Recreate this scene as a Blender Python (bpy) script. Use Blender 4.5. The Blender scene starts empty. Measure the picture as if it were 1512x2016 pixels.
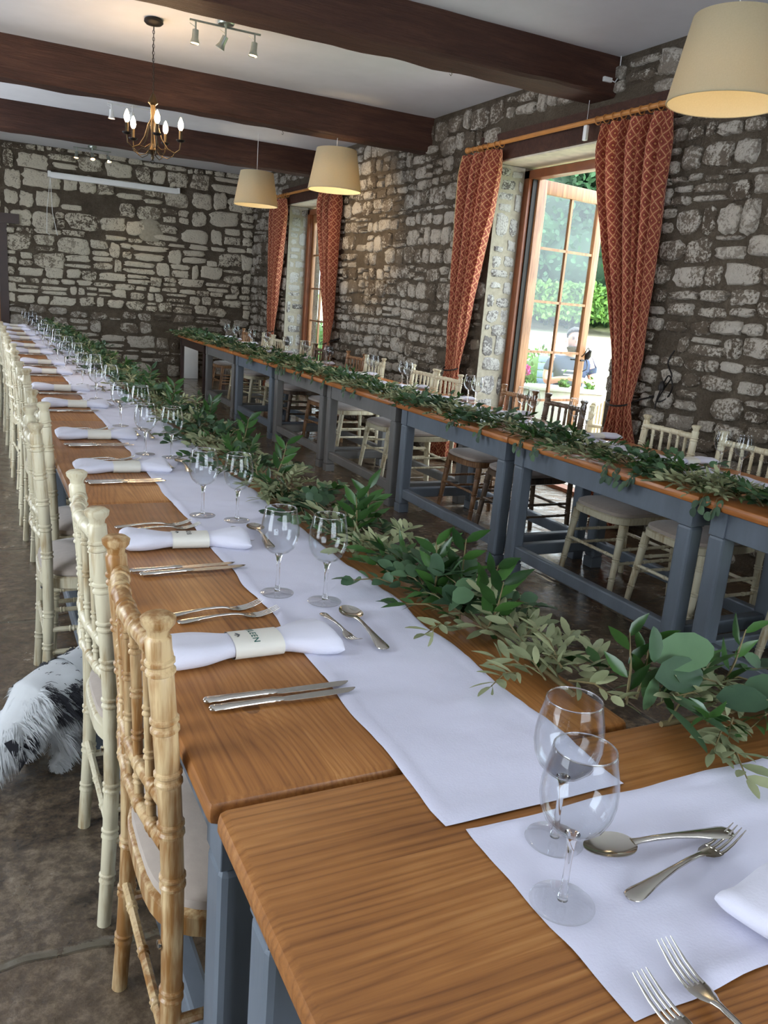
import bpy, bmesh, math, random
from mathutils import Vector, Matrix, noise
rnd = random.Random(7)
PI = math.pi
C = bpy.context.scene.collection
sc = bpy.context.scene

# ------------------------------------------------------------------ camera
cam = bpy.data.objects.new('camera', bpy.data.cameras.new('camera')); C.objects.link(cam); sc.camera = cam
RX = (0.89686087, -0.43522291, 0.07887708)      # image right, in world
DN = (-0.03883935, -0.25513067, -0.9661262)     # image down
FW = (0.44060423, 0.86341725, -0.2457205)       # view direction
M = Matrix(((RX[0], -DN[0], -FW[0], 0), (RX[1], -DN[1], -FW[1], 0), (RX[2], -DN[2], -FW[2], 1.37), (0, 0, 0, 1)))
cam.matrix_world = M
cam.data.sensor_fit = 'VERTICAL'; cam.data.sensor_height = 24.0
cam.data.lens = 24.0*1610.9/2016.0
cam.data.clip_start = 0.02; cam.data.clip_end = 300

# ------------------------------------------------------------------ world, light, exposure
w = bpy.data.worlds.new('sky'); sc.world = w; w.use_nodes = True
bg = w.node_tree.nodes['Background']; bg.inputs[0].default_value = (0.80, 0.90, 1.0, 1); bg.inputs[1].default_value = 10.0
sc.view_settings.view_transform = 'Standard'; sc.view_settings.look = 'None'
sc.view_settings.exposure = 0.0; sc.view_settings.gamma = 1.0; sc.view_settings.use_curve_mapping = False

def area(name, loc, rot, sx, sy, watts, col):
    l = bpy.data.lights.new(name, 'AREA'); l.shape = 'RECTANGLE'; l.size = sx; l.size_y = sy; l.energy = watts; l.color = col
    o = bpy.data.objects.new(name, l); C.objects.link(o); o.location = loc; o.rotation_euler = rot
    return o
DAY = (0.80, 0.88, 1.0)
area('window_daylight', (-1.86, 1.2, 1.45), (0, -PI/2, 0), 1.9, 1.3, 26, DAY)     # fill lamps in the unseen left wall windows, light going +x
area('window_daylight', (-1.86, 5.4, 1.45), (0, -PI/2, 0), 1.9, 1.3, 40, DAY)
area('window_daylight', (-1.86, 9.6, 1.45), (0, -PI/2, 0), 1.9, 1.3, 64, DAY)
area('window_daylight', (1.2, -2.90, 1.5), (PI/2, 0, 0), 2.6, 1.9, 46, DAY)       # fill lamp added in an unseen end wall window behind the camera, +y
for yy in (5.39, 10.61, 0.2):        # light portals: they give no light, they guide sampling of the sky through the openings
    pt = area('window_portal', (4.44, yy, 1.3), (0, PI/2, 0), 2.5, 1.66, 1, (1, 1, 1)); pt.data.cycles.is_portal = True
sun = bpy.data.lights.new('sun', 'SUN'); sun.energy = 5.0; sun.angle = 0.5; sun.color = (1, 0.97, 0.9)
so = bpy.data.objects.new('sun', sun); C.objects.link(so); so.rotation_euler = (math.radians(35), math.radians(-18), 0)

# ------------------------------------------------------------------ material helpers
def srgb(r, g, b):
    f = lambda c: (c/255/12.92) if c/255 <= 0.04045 else ((c/255+0.055)/1.055)**2.4
    return (f(r), f(g), f(b), 1)
class NT:
    def __init__(s, name):
        s.m = bpy.data.materials.new(name); s.m.use_nodes = True; s.t = s.m.node_tree; s.n = s.t.nodes; s.l = s.t.links
        s.b = s.n['Principled BSDF']; s.tc = s.n.new('ShaderNodeTexCoord')
    def new(s, typ, **k):
        n = s.n.new('ShaderNode'+typ)
        for a, v in k.items(): setattr(n, a, v)
        return n
    def put(s, sock, v):
        if hasattr(v, 'is_output'): s.l.new(v, sock)
        else: sock.default_value = v
    def math(s, op, a, b=0.0, clamp=False):
        n = s.new('Math', operation=op); n.use_clamp = clamp; s.put(n.inputs[0], a); s.put(n.inputs[1], b); return n.outputs[0]
    def mapping(s, scale=(1, 1, 1), vec=None, rnd_off=False, rot=(0, 0, 0)):
        n = s.new('Mapping'); s.put(n.inputs[0], vec if vec is not None else s.tc.outputs['Object'])
        n.inputs['Scale'].default_value = scale; n.inputs['Rotation'].default_value = rot
        if rnd_off:
            oi = s.new('ObjectInfo'); mu = s.math('MULTIPLY', oi.outputs['Random'], 40.0)
            s.l.new(mu, n.inputs['Location'])
        return n.outputs[0]
    def noise(s, vec, scale, detail=4, rough=0.55, dist=0.0):
        n = s.new('TexNoise'); s.put(n.inputs['Vector'], vec); n.inputs['Scale'].default_value = scale
        n.inputs['Detail'].default_value = detail; n.inputs['Roughness'].default_value = rough; n.inputs['Distortion'].default_value = dist
        return n.outputs['Fac']
    def ramp(s, fac, stops):
        n = s.new('ValToRGB'); s.put(n.inputs[0], fac); e = n.color_ramp.elements
        while len(e) < len(stops): e.new(0.5)
        for i, (p, c) in enumerate(stops): e[i].position = p; e[i].color = c if len(c) == 4 else (*c, 1)
        return n.outputs[0]
    def mix(s, f, a, b, mode='MIX'):
        n = s.new('Mix', data_type='RGBA', blend_type=mode); s.put(n.inputs[0], f); s.put(n.inputs[6], a); s.put(n.inputs[7], b); return n.outputs[2]
    def bump(s, h, strength=0.3, dist=0.01):
        n = s.new('Bump'); s.put(n.inputs['Height'], h); n.inputs['Strength'].default_value = strength; n.inputs['Distance'].default_value = dist
        s.l.new(n.outputs[0], s.b.inputs['Normal'])
    def fin(s, col=None, rough=None, metal=None, **k):
        if col is not None: s.put(s.b.inputs['Base Color'], col)
        if rough is not None: s.put(s.b.inputs['Roughness'], rough)
        if metal is not None: s.put(s.b.inputs['Metallic'], metal)
        for a, v in k.items(): s.put(s.b.inputs[a.replace('_', ' ')], v)
        return s.m
def simple(name, col, rough=0.5, metal=0.0, bumpscale=None, var=0.15, **k):
    t = NT(name); v = t.mapping()
    n = t.noise(v, bumpscale or 12, 5)
    c2 = tuple(min(1, x*(1-var)) for x in col[:3])+(1,); c1 = tuple(min(1, x*(1+var)) for x in col[:3])+(1,)
    c = t.ramp(n, [(0.3, c2), (0.7, c1)])
    if bumpscale: t.bump(n, 0.25, 0.004)
    return t.fin(c, rough, metal, **k)

def pine(name, dark, mid, light, across=0):
    # planks run along local Y; knots, growth rings and plank seams are part of the wood
    t = NT(name)
    v = t.mapping((1, 1, 1), rnd_off=True)
    sx = t.new('SeparateXYZ'); t.l.new(t.tc.outputs['Object'], sx.inputs[0])
    pl = t.math('FLOOR', t.math('MULTIPLY', sx.outputs[0], 5.6))
    cx = t.new('CombineXYZ'); t.l.new(t.math('MULTIPLY', pl, 3.7), cx.inputs[0]); t.l.new(t.math('MULTIPLY', pl, 9.1), cx.inputs[1])
    va = t.new('VectorMath', operation='ADD'); t.l.new(v, va.inputs[0]); t.l.new(cx.outputs[0], va.inputs[1])
    vo = t.new('TexVoronoi'); t.put(vo.inputs['Vector'], t.mapping((1, 0.62, 1), vec=va.outputs[0])); vo.inputs['Scale'].default_value = 2.6
    kd = vo.outputs['Distance']
    infl = t.math('DIVIDE', 0.05, t.math('ADD', t.math('POWER', kd, 2.0), 0.012))
    low = t.noise(t.mapping((1.0, 0.16, 1.0), vec=va.outputs[0]), 3.0, 2, 0.45, 0.2)
    mid_ = t.noise(t.mapping((1.0, 0.10, 1.0), vec=va.outputs[0]), 14, 3, 0.55)
    sxv = t.new('SeparateXYZ'); t.l.new(va.outputs[0], sxv.inputs[0])
    fld = t.math('ADD', t.math('MULTIPLY', low, 30.0), t.math('ADD', t.math('MULTIPLY', infl, 0.9), t.math('MULTIPLY', mid_, 2.4)))
    fld = t.math('ADD', fld, t.math('MULTIPLY', sxv.outputs[0], 70.0))
    fr = t.math('FRACT', fld)
    rings = t.math('SUBTRACT', 1.0, t.math('ABSOLUTE', t.math('SUBTRACT', t.math('MULTIPLY', fr, 2.0), 1.0)))
    rings = t.math('POWER', rings, 2.2)
    fine = t.noise(t.mapping((1.0, 0.02, 1.0), vec=va.outputs[0]), 210, 3, 0.7)
    fine2 = t.noise(t.mapping((1.0, 0.03, 1.0), vec=va.outputs[0]), 60, 3, 0.6)
    blot = t.noise(va.outputs[0], 3.0, 4, 0.6)
    knot = t.math('LESS_THAN', kd, 0.038)
    g = t.math('ADD', t.math('MULTIPLY', t.math('MULTIPLY', rings, 0.46), t.math('POWER', t.noise(va.outputs[0], 2.1, 2), 1.6)), t.math('MULTIPLY', fine, 0.42))
    g = t.math('ADD', g, t.math('ADD', t.math('MULTIPLY', blot, 0.50), t.math('MULTIPLY', fine2, 0.34)))
    col = t.ramp(g, [(0.42, light), (0.64, mid), (0.95, dark)])
    tone = t.noise(cx.outputs[0], 1.3, 0)
    col = t.mix(t.math('MULTIPLY', tone, 0.4), col, mid)
    col = t.mix(t.math('MULTIPLY', knot, 0.45), col, tuple(c*0.4 for c in dark[:3])+(1,))
    t.bump(t.math('ADD', fine2, t.math('MULTIPLY', rings, 0.5)), 0.10, 0.003)
    return t.fin(col, t.ramp(blot, [(0.2, (0.30,)*3), (0.8, (0.46,)*3)]), Specular_IOR_Level=0.45)
M_PINE = pine('waxed_pine', srgb(92, 52, 22), srgb(150, 98, 50), srgb(182, 132, 78))
M_PINE2 = pine('orange_pine', srgb(120, 66, 26), srgb(176, 108, 54), srgb(204, 140, 80))
M_DKTBL = simple('dark_stained_wood', srgb(50, 30, 24), 0.4)

def paint(name, c, rough=0.45):
    t = NT(name); v = t.mapping((1, 1, 0.25), rnd_off=True)
    n = t.noise(v, 9, 5, 0.6); n2 = t.noise(t.mapping((6, 6, 0.5)), 12, 3)
    worn = t.math('GREATER_THAN', t.noise(t.mapping(), 22, 6, 0.7), 0.72)
    col = t.ramp(n, [(0.25, tuple(x*0.78 for x in c[:3])), (0.75, tuple(min(1, x*1.18) for x in c[:3]))])
    col = t.mix(t.math('MULTIPLY', worn, 0.35), col, srgb(120, 110, 100))
    t.bump(n2, 0.12, 0.003)
    return t.fin(col, rough)
M_SLATE = paint('slate_blue_paint', srgb(100, 108, 118))
M_SLATE_LIT = paint('slate_paint_lit_grey', srgb(108, 106, 104))  # slate paint again, with the tone of its lighting put into the colour
M_LBLUE = paint('pale_blue_paint', srgb(138, 150, 172))

def limewash(name, base, grain, amount):
    t = NT(name); v = t.mapping((14, 14, 1.2), rnd_off=True)
    st = t.noise(v, 5, 4, 0.65); big = t.noise(t.mapping((1, 1, 1), rnd_off=True), 7, 3)
    f = t.math('ADD', st, t.math('MULTIPLY', t.math('SUBTRACT', big, 0.5), 0.8))
    col = t.ramp(f, [(amount, grain), (amount+0.26, base)])
    t.bump(st, 0.08, 0.002)
    return t.fin(col, 0.36, Specular_IOR_Level=0.45)
M_CREAM = limewash('cream_limewash', srgb(198, 189, 162), srgb(156, 134, 98), 0.24)
M_TAN = limewash('tan_limewash', srgb(196, 170, 128), srgb(140, 98, 52), 0.42)
M_BACKLITCH = limewash('backlit_chair_brown', srgb(100, 80, 62), srgb(62, 44, 34), 0.3)  # dark tone stands for backlight on a cream chair, put into the colour
M_TANPLAIN = limewash('beech_stain', srgb(160, 120, 84), srgb(110, 74, 44), 0.4)
M_CUSH = simple('taupe_velvet', srgb(164, 150, 138), 0.9, bumpscale=40, var=0.06, Sheen_Weight=0.35)

def cloth(name, c, bs=300):
    t = NT(name); n = t.noise(t.mapping(), 7, 3); f = t.noise(t.mapping(), bs, 2)
    col = t.ramp(n, [(0.2, tuple(x*0.95 for x in c[:3])), (0.8, c)])
    t.bump(t.math('ADD', t.math('MULTIPLY', f, 0.15), n), 0.25, 0.01)
    return t.fin(col, 0.85, Sheen_Weight=0.15, Specular_IOR_Level=0.2)
M_CLOTH = cloth('white_damask', srgb(206, 205, 222))
M_NAPKIN = cloth('white_linen', srgb(210, 209, 222))
M_PAPER = simple('cream_card', srgb(216, 212, 202), 0.7, var=0.02)
M_INK = simple('green_ink', srgb(30, 88, 78), 0.6)
M_INKG = simple('grey_ink', srgb(70, 72, 74), 0.6)

def metal(name, c, r):
    t = NT(name); n = t.noise(t.mapping((1, 1, 1)), 90, 3)
    return t.fin(c, t.ramp(n, [(0.3, (r,)*3), (0.7, (r*1.7,)*3)]), 1.0)
M_STEEL = metal('polished_steel', srgb(205, 200, 192), 0.12)
M_BRASS = metal('antique_brass', srgb(78, 66, 50), 0.3)
M_IRON = simple('black_iron', srgb(34, 30, 28), 0.45, 0.6)
M_CHROME = metal('satin_nickel', srgb(170, 176, 168), 0.3)

def thin_glass(name, tint=(1, 1, 1, 1), ior=1.45, base=0.022):
    m = bpy.data.materials.new(name); m.use_nodes = True; n = m.node_tree.nodes; l = m.node_tree.links
    n.remove(n['Principled BSDF']); tr = n.new('ShaderNodeBsdfTransparent'); tr.inputs[0].default_value = tint
    gl = n.new('ShaderNodeBsdfGlossy'); gl.inputs['Roughness'].default_value = 0.02
    lw = n.new('ShaderNodeLayerWeight'); lw.inputs['Blend'].default_value = 0.5
    pw = n.new('ShaderNodeMath'); pw.operation = 'POWER'; l.new(lw.outputs['Facing'], pw.inputs[0]); pw.inputs[1].default_value = 4.0
    ma = n.new('ShaderNodeMath'); ma.operation = 'MULTIPLY_ADD'; l.new(pw.outputs[0], ma.inputs[0]); ma.inputs[1].default_value = 0.85; ma.inputs[2].default_value = base
    mx = n.new('ShaderNodeMixShader'); l.new(ma.outputs[0], mx.inputs[0]); l.new(tr.outputs[0], mx.inputs[1]); l.new(gl.outputs[0], mx.inputs[2])
    l.new(mx.outputs[0], n['Material Output'].inputs[0])
    return m
M_BOWL = thin_glass('thin_wine_glass', (0.97, 0.98, 0.985, 1), 1.5)
M_PANE = thin_glass('window_glass', (0.93, 0.97, 0.97, 1), 1.45)
M_FOOT = thin_glass('glass_foot', (0.985, 0.99, 0.99, 1), 1.5, 0.07)
def solid_glass():
    t = NT('solid_glass'); return t.fin((1, 1, 1, 1), 0.0, 0.0, Transmission_Weight=1.0, IOR=1.48)
M_GLASS = solid_glass()

def leafmat(name, a, b, rough=0.4, trans=0.25):
    t = NT(name); g = t.new('NewGeometry'); n = t.noise(t.mapping(), 30, 3)
    f = t.math('ADD', t.math('MULTIPLY', g.outputs['Random Per Island'], 0.75), t.math('MULTIPLY', n, 0.35))
    col = t.ramp(f, [(0.05, a), (0.95, b)])
    m = t.fin(col, rough, Specular_IOR_Level=0.4)
    t.b.inputs['Subsurface Weight'].default_value = 0.0
    tl = t.new('BsdfTranslucent'); t.l.new(col, tl.inputs[0]); mx = t.new('MixShader'); mx.inputs[0].default_value = trans
    out = t.n['Material Output']; t.l.new(t.b.outputs[0], mx.inputs[1]); t.l.new(tl.outputs[0], mx.inputs[2]); t.l.new(mx.outputs[0], out.inputs[0])
    return m
M_RUSCUS = leafmat('ruscus_leaf', srgb(20, 42, 20), srgb(62, 98, 44), 0.3)
M_EUC = leafmat('eucalyptus_leaf', srgb(38, 62, 44), srgb(88, 118, 82), 0.5)
M_OLIVE = leafmat('olive_leaf_underside', srgb(96, 106, 74), srgb(168, 172, 132), 0.6)
M_STEM = simple('green_brown_stem', srgb(104, 92, 58), 0.7)
M_TREE = leafmat('tree_leaf', srgb(10, 28, 18), srgb(50, 88, 50), 0.7, 0.2)
M_HEDGE = leafmat('hedge_leaf', srgb(34, 64, 24), srgb(92, 132, 54), 0.7, 0.2)
M_BARK = simple('bark', srgb(80, 66, 54), 0.9, bumpscale=20)

# stone: whitewash worn off grey and brown rubble; one tone per stone
def stone_mat(name, pale, grey, darkc, wash, br=1.0):
    t = NT(name); g = t.new('NewGeometry'); v = t.tc.outputs['Object']
    n1 = t.noise(v, 11, 6, 0.7, 0.6); n2 = t.noise(v, 55, 4, 0.7); n3 = t.noise(v, 1.1, 3)
    r = g.outputs['Random Per Island']
    basec = t.ramp(r, [(0.0, darkc), (0.35, grey), (0.75, pale), (1.0, grey)])
    f = t.math('ADD', t.math('ADD', n1, t.math('MULTIPLY', r, 0.16)), t.math('MULTIPLY', t.math('SUBTRACT', n2, 0.5), 0.8))
    f = t.math('ADD', f, t.math('MULTIPLY', t.math('SUBTRACT', n3, 0.5), 0.7))
    mask = t.ramp(f, [(wash, (0, 0, 0)), (wash+0.09, (1, 1, 1))])
    pc = t.mix(n2, tuple(c*0.72 for c in pale[:3])+(1,), pale)
    col = t.mix(mask, t.mix(0.55, basec, darkc), pc)
    speck = t.math('GREATER_THAN', t.noise(v, 42, 3, 0.6), 0.68)
    col = t.mix(t.math('MULTIPLY', speck, 0.7), col, darkc)
    t.bump(t.math('ADD', t.math('MULTIPLY', n1, 1.0), t.math('MULTIPLY', n2, 0.6)), 0.9, 0.035)
    return t.fin(col, 0.9, Specular_IOR_Level=0.2)
M_STONE_R = stone_mat('limewashed_rubble', srgb(194, 185, 172), srgb(134, 122, 108), srgb(88, 77, 65), 0.56)
M_STONE_B = stone_mat('pale_limewashed_rubble', srgb(220, 210, 190), srgb(160, 148, 130), srgb(88, 76, 64), 0.44)
M_STONE_W = stone_mat('bare_rubble', srgb(196, 192, 186), srgb(142, 138, 138), srgb(96, 90, 86), 0.46)
def mortar():
    t = NT('brown_mortar'); v = t.tc.outputs['Object']; n = t.noise(v, 6, 6, 0.7); n2 = t.noise(v, 60, 4, 0.7)
    col = t.ramp(t.math('ADD', t.math('MULTIPLY', n, 0.7), t.math('MULTIPLY', n2, 0.3)), [(0.3, srgb(74, 65, 54)), (0.55, srgb(104, 93, 80)), (0.75, srgb(132, 120, 104))])
    t.bump(t.math('ADD', n, t.math('MULTIPLY', n2, 0.7)), 0.95, 0.05)
    return t.fin(col, 0.95, Specular_IOR_Level=0.1)
M_MORTAR = mortar()
M_MORTARL = simple('pale_mortar', srgb(150, 142, 126), 0.95, bumpscale=30)

def floor_mat():
    t = NT('flagstones'); v = t.tc.outputs['Object']
    wob = t.noise(v, 1.6, 3); sv = t.new('VectorMath', operation='ADD'); t.l.new(v, sv.inputs[0])
    cx = t.new('CombineXYZ'); t.l.new(t.math('MULTIPLY', wob, 0.30), cx.inputs[0]); t.l.new(t.math('MULTIPLY', wob, -0.24), cx.inputs[1]); t.l.new(cx.outputs[0], sv.inputs[1])
    br = t.new('TexBrick'); t.l.new(t.mapping((1, 1, 1), vec=sv.outputs[0], rot=(0, 0, PI/2)), br.inputs['Vector'])
    br.inputs['Scale'].default_value = 1.0; br.inputs['Brick Width'].default_value = 0.95; br.inputs['Row Height'].default_value = 0.58
    br.inputs['Mortar Size'].default_value = 0.016; br.inputs['Mortar Smooth'].default_value = 0.6
    br.inputs['Color1'].default_value = (0.0, 0, 0, 1); br.inputs['Color2'].default_value = (1, 1, 1, 1)
    n1 = t.noise(v, 4.5, 7, 0.68, 0.4); n2 = t.noise(v, 24, 8, 0.78, 0.15); n3 = t.noise(v, 1.2, 3)
    f = t.math('ADD', t.math('MULTIPLY', n1, 0.45), t.math('MULTIPLY', n2, 0.55))
    col = t.ramp(f, [(0.38, srgb(34, 27, 20)), (0.5, srgb(82, 69, 55)), (0.64, srgb(136, 120, 100))])
    lum = t.new('RGBToBW'); t.l.new(br.outputs['Color'], lum.inputs[0])
    col = t.mix(t.math('MULTIPLY', lum.outputs[0], 0.3), col, srgb(120, 98, 76))
    mort = t.math('MULTIPLY', br.outputs['Fac'], 1.0)
    col = t.mix(t.math('MULTIPLY', mort, t.math('GREATER_THAN', n1, 0.50)), col, srgb(96, 88, 74))
    h = t.math('SUBTRACT', t.math('ADD', t.math('MULTIPLY', n2, 0.10), t.noise(v, 7, 3, 0.45)), t.math('MULTIPLY', mort, 0.55))
    t.bump(h, 0.6, 0.03)
    return t.fin(col, t.ramp(n1, [(0.3, (0.12,)*3), (0.7, (0.30,)*3)]), Specular_IOR_Level=0.9)
M_FLOOR = floor_mat()
M_CEIL = simple('white_plaster', srgb(206, 204, 206), 0.9, bumpscale=5, var=0.03)
def beam_mat():
    t = NT('oak_beam'); n = t.noise(t.mapping((0.35, 3, 3)), 9, 6, 0.65, 0.4); n2 = t.noise(t.mapping((0.2, 9, 9)), 14, 4)
    n3 = t.noise(t.tc.outputs['Object'], 0.9, 2)
    col = t.ramp(t.math('ADD', t.math('MULTIPLY', n, 0.6), t.math('MULTIPLY', n3, 0.5)), [(0.3, srgb(42, 26, 21)), (0.55, srgb(68, 43, 34)), (0.8, srgb(92, 62, 48))])
    t.bump(t.math('ADD', n, n2), 0.5, 0.02)
    return t.fin(col, 0.62, Specular_IOR_Level=0.3)
M_BEAM = beam_mat()
M_OAKTRIM = simple('brown_varnished_frame', srgb(124, 70, 40), 0.4, bumpscale=8, var=0.2)
def doorwood():
    t = NT('honey_door_wood'); n = t.noise(t.mapping((4, 4, 0.3), rnd_off=True), 10, 5, 0.6, 0.5)
    col = t.ramp(n, [(0.3, srgb(98, 60, 34)), (0.5, srgb(138, 92, 56)), (0.72, srgb(160, 118, 80))]); t.bump(n, 0.1, 0.002)
    return t.fin(col, 0.45)
M_DOORW = doorwood()
M_POLE = simple('honey_pole', srgb(184, 124, 64), 0.35, var=0.12)
M_WHITE = simple('white_plastic', srgb(226, 226, 224), 0.45, var=0.02)
M_LBOARD = simple('cream_soffit_board', srgb(206, 196, 176), 0.8, bumpscale=10)

def curtain_mat():
    t = NT('terracotta_lattice_fabric'); uv = t.new('UVMap'); sx = t.new('SeparateXYZ'); t.l.new(uv.outputs[0], sx.inputs[0])
    u = t.math('MULTIPLY', sx.outputs[0], 19.0); v = t.math('MULTIPLY', sx.outputs[1], 13.0)   # u, v in metres
    a = t.math('ABSOLUTE', t.math('SUBTRACT', t.math('FRACT', t.math('ADD', u, v)), 0.5))
    b = t.math('ABSOLUTE', t.math('SUBTRACT', t.math('FRACT', t.math('SUBTRACT', u, v)), 0.5))
    mn = t.math('MINIMUM', a, b); mxx = t.math('MAXIMUM', a, b)
    line = t.math('LESS_THAN', mn, 0.065)
    ring = t.math('LESS_THAN', t.math('ABSOLUTE', t.math('SUBTRACT', t.math('MINIMUM', a, b), 0.36)), 0.05)
    d1 = t.math('GREATER_THAN', mn, 0.40)
    n = t.noise(t.tc.outputs['Object'], 60, 3)
    base = t.ramp(n, [(0.3, srgb(146, 66, 50)), (0.7, srgb(178, 90, 70))])
    col = t.mix(t.math('MULTIPLY', ring, 0.0), base, srgb(200, 140, 90))
    col = t.mix(t.math('MULTIPLY', t.math('GREATER_THAN', mn, 0.26), 0.55), col, srgb(124, 46, 36))
    col = t.mix(t.math('MULTIPLY', d1, 0.85), col, srgb(226, 172, 110))
    col = t.mix(t.math('MULTIPLY', line, 0.8), col, srgb(232, 176, 128))
    m = t.fin(col, 0.85, Sheen_Weight=0.2)
    tl = t.new('BsdfTranslucent'); t.l.new(col, tl.inputs[0]); mx = t.new('MixShader'); mx.inputs[0].default_value = 0.3
    t.l.new(t.b.outputs[0], mx.inputs[1]); t.l.new(tl.outputs[0], mx.inputs[2]); t.l.new(mx.outputs[0], t.n['Material Output'].inputs[0])
    return m
M_CURT = curtain_mat()
M_LINING = simple('cream_curtain_lining', srgb(214, 190, 130), 0.9, var=0.05)

def shade_mat():
    m = bpy.data.materials.new('cream_linen_shade'); m.use_nodes = True; n = m.node_tree.nodes; l = m.node_tree.links
    b = n['Principled BSDF']; tc = n.new('ShaderNodeTexCoord'); no = n.new('ShaderNodeTexNoise'); no.inputs['Scale'].default_value = 160
    l.new(tc.outputs['Object'], no.inputs[0]); cr = n.new('ShaderNodeValToRGB'); l.new(no.outputs[0], cr.inputs[0])
    cr.color_ramp.elements[0].color = srgb(182, 170, 140); cr.color_ramp.elements[1].color = srgb(198, 186, 156)
    l.new(cr.outputs[0], b.inputs['Base Color']); b.inputs['Roughness'].default_value = 0.9
    tl = n.new('ShaderNodeBsdfTranslucent'); tl.inputs[0].default_value = srgb(232, 208, 150); mx = n.new('ShaderNodeMixShader'); mx.inputs[0].default_value = 0.27
    l.new(b.outputs[0], mx.inputs[1]); l.new(tl.outputs[0], mx.inputs[2]); l.new(mx.outputs[0], n['Material Output'].inputs[0])
    return m
M_SHADE = shade_mat()
def emit(name, c, s):
    t = NT(name); t.b.inputs['Emission Color'].default_value = c; t.b.inputs['Emission Strength'].default_value = s
    return t.fin(c, 0.4)
M_BULB = emit('lit_candle_bulb', (1.0, 0.74, 0.45, 1), 40)
M_SPOTB = emit('lit_spot_lens', (1.0, 0.55, 0.25, 1), 12)
M_WARMB = emit('lit_round_bulb', (1.0, 0.80, 0.52, 1), 8)

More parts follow.
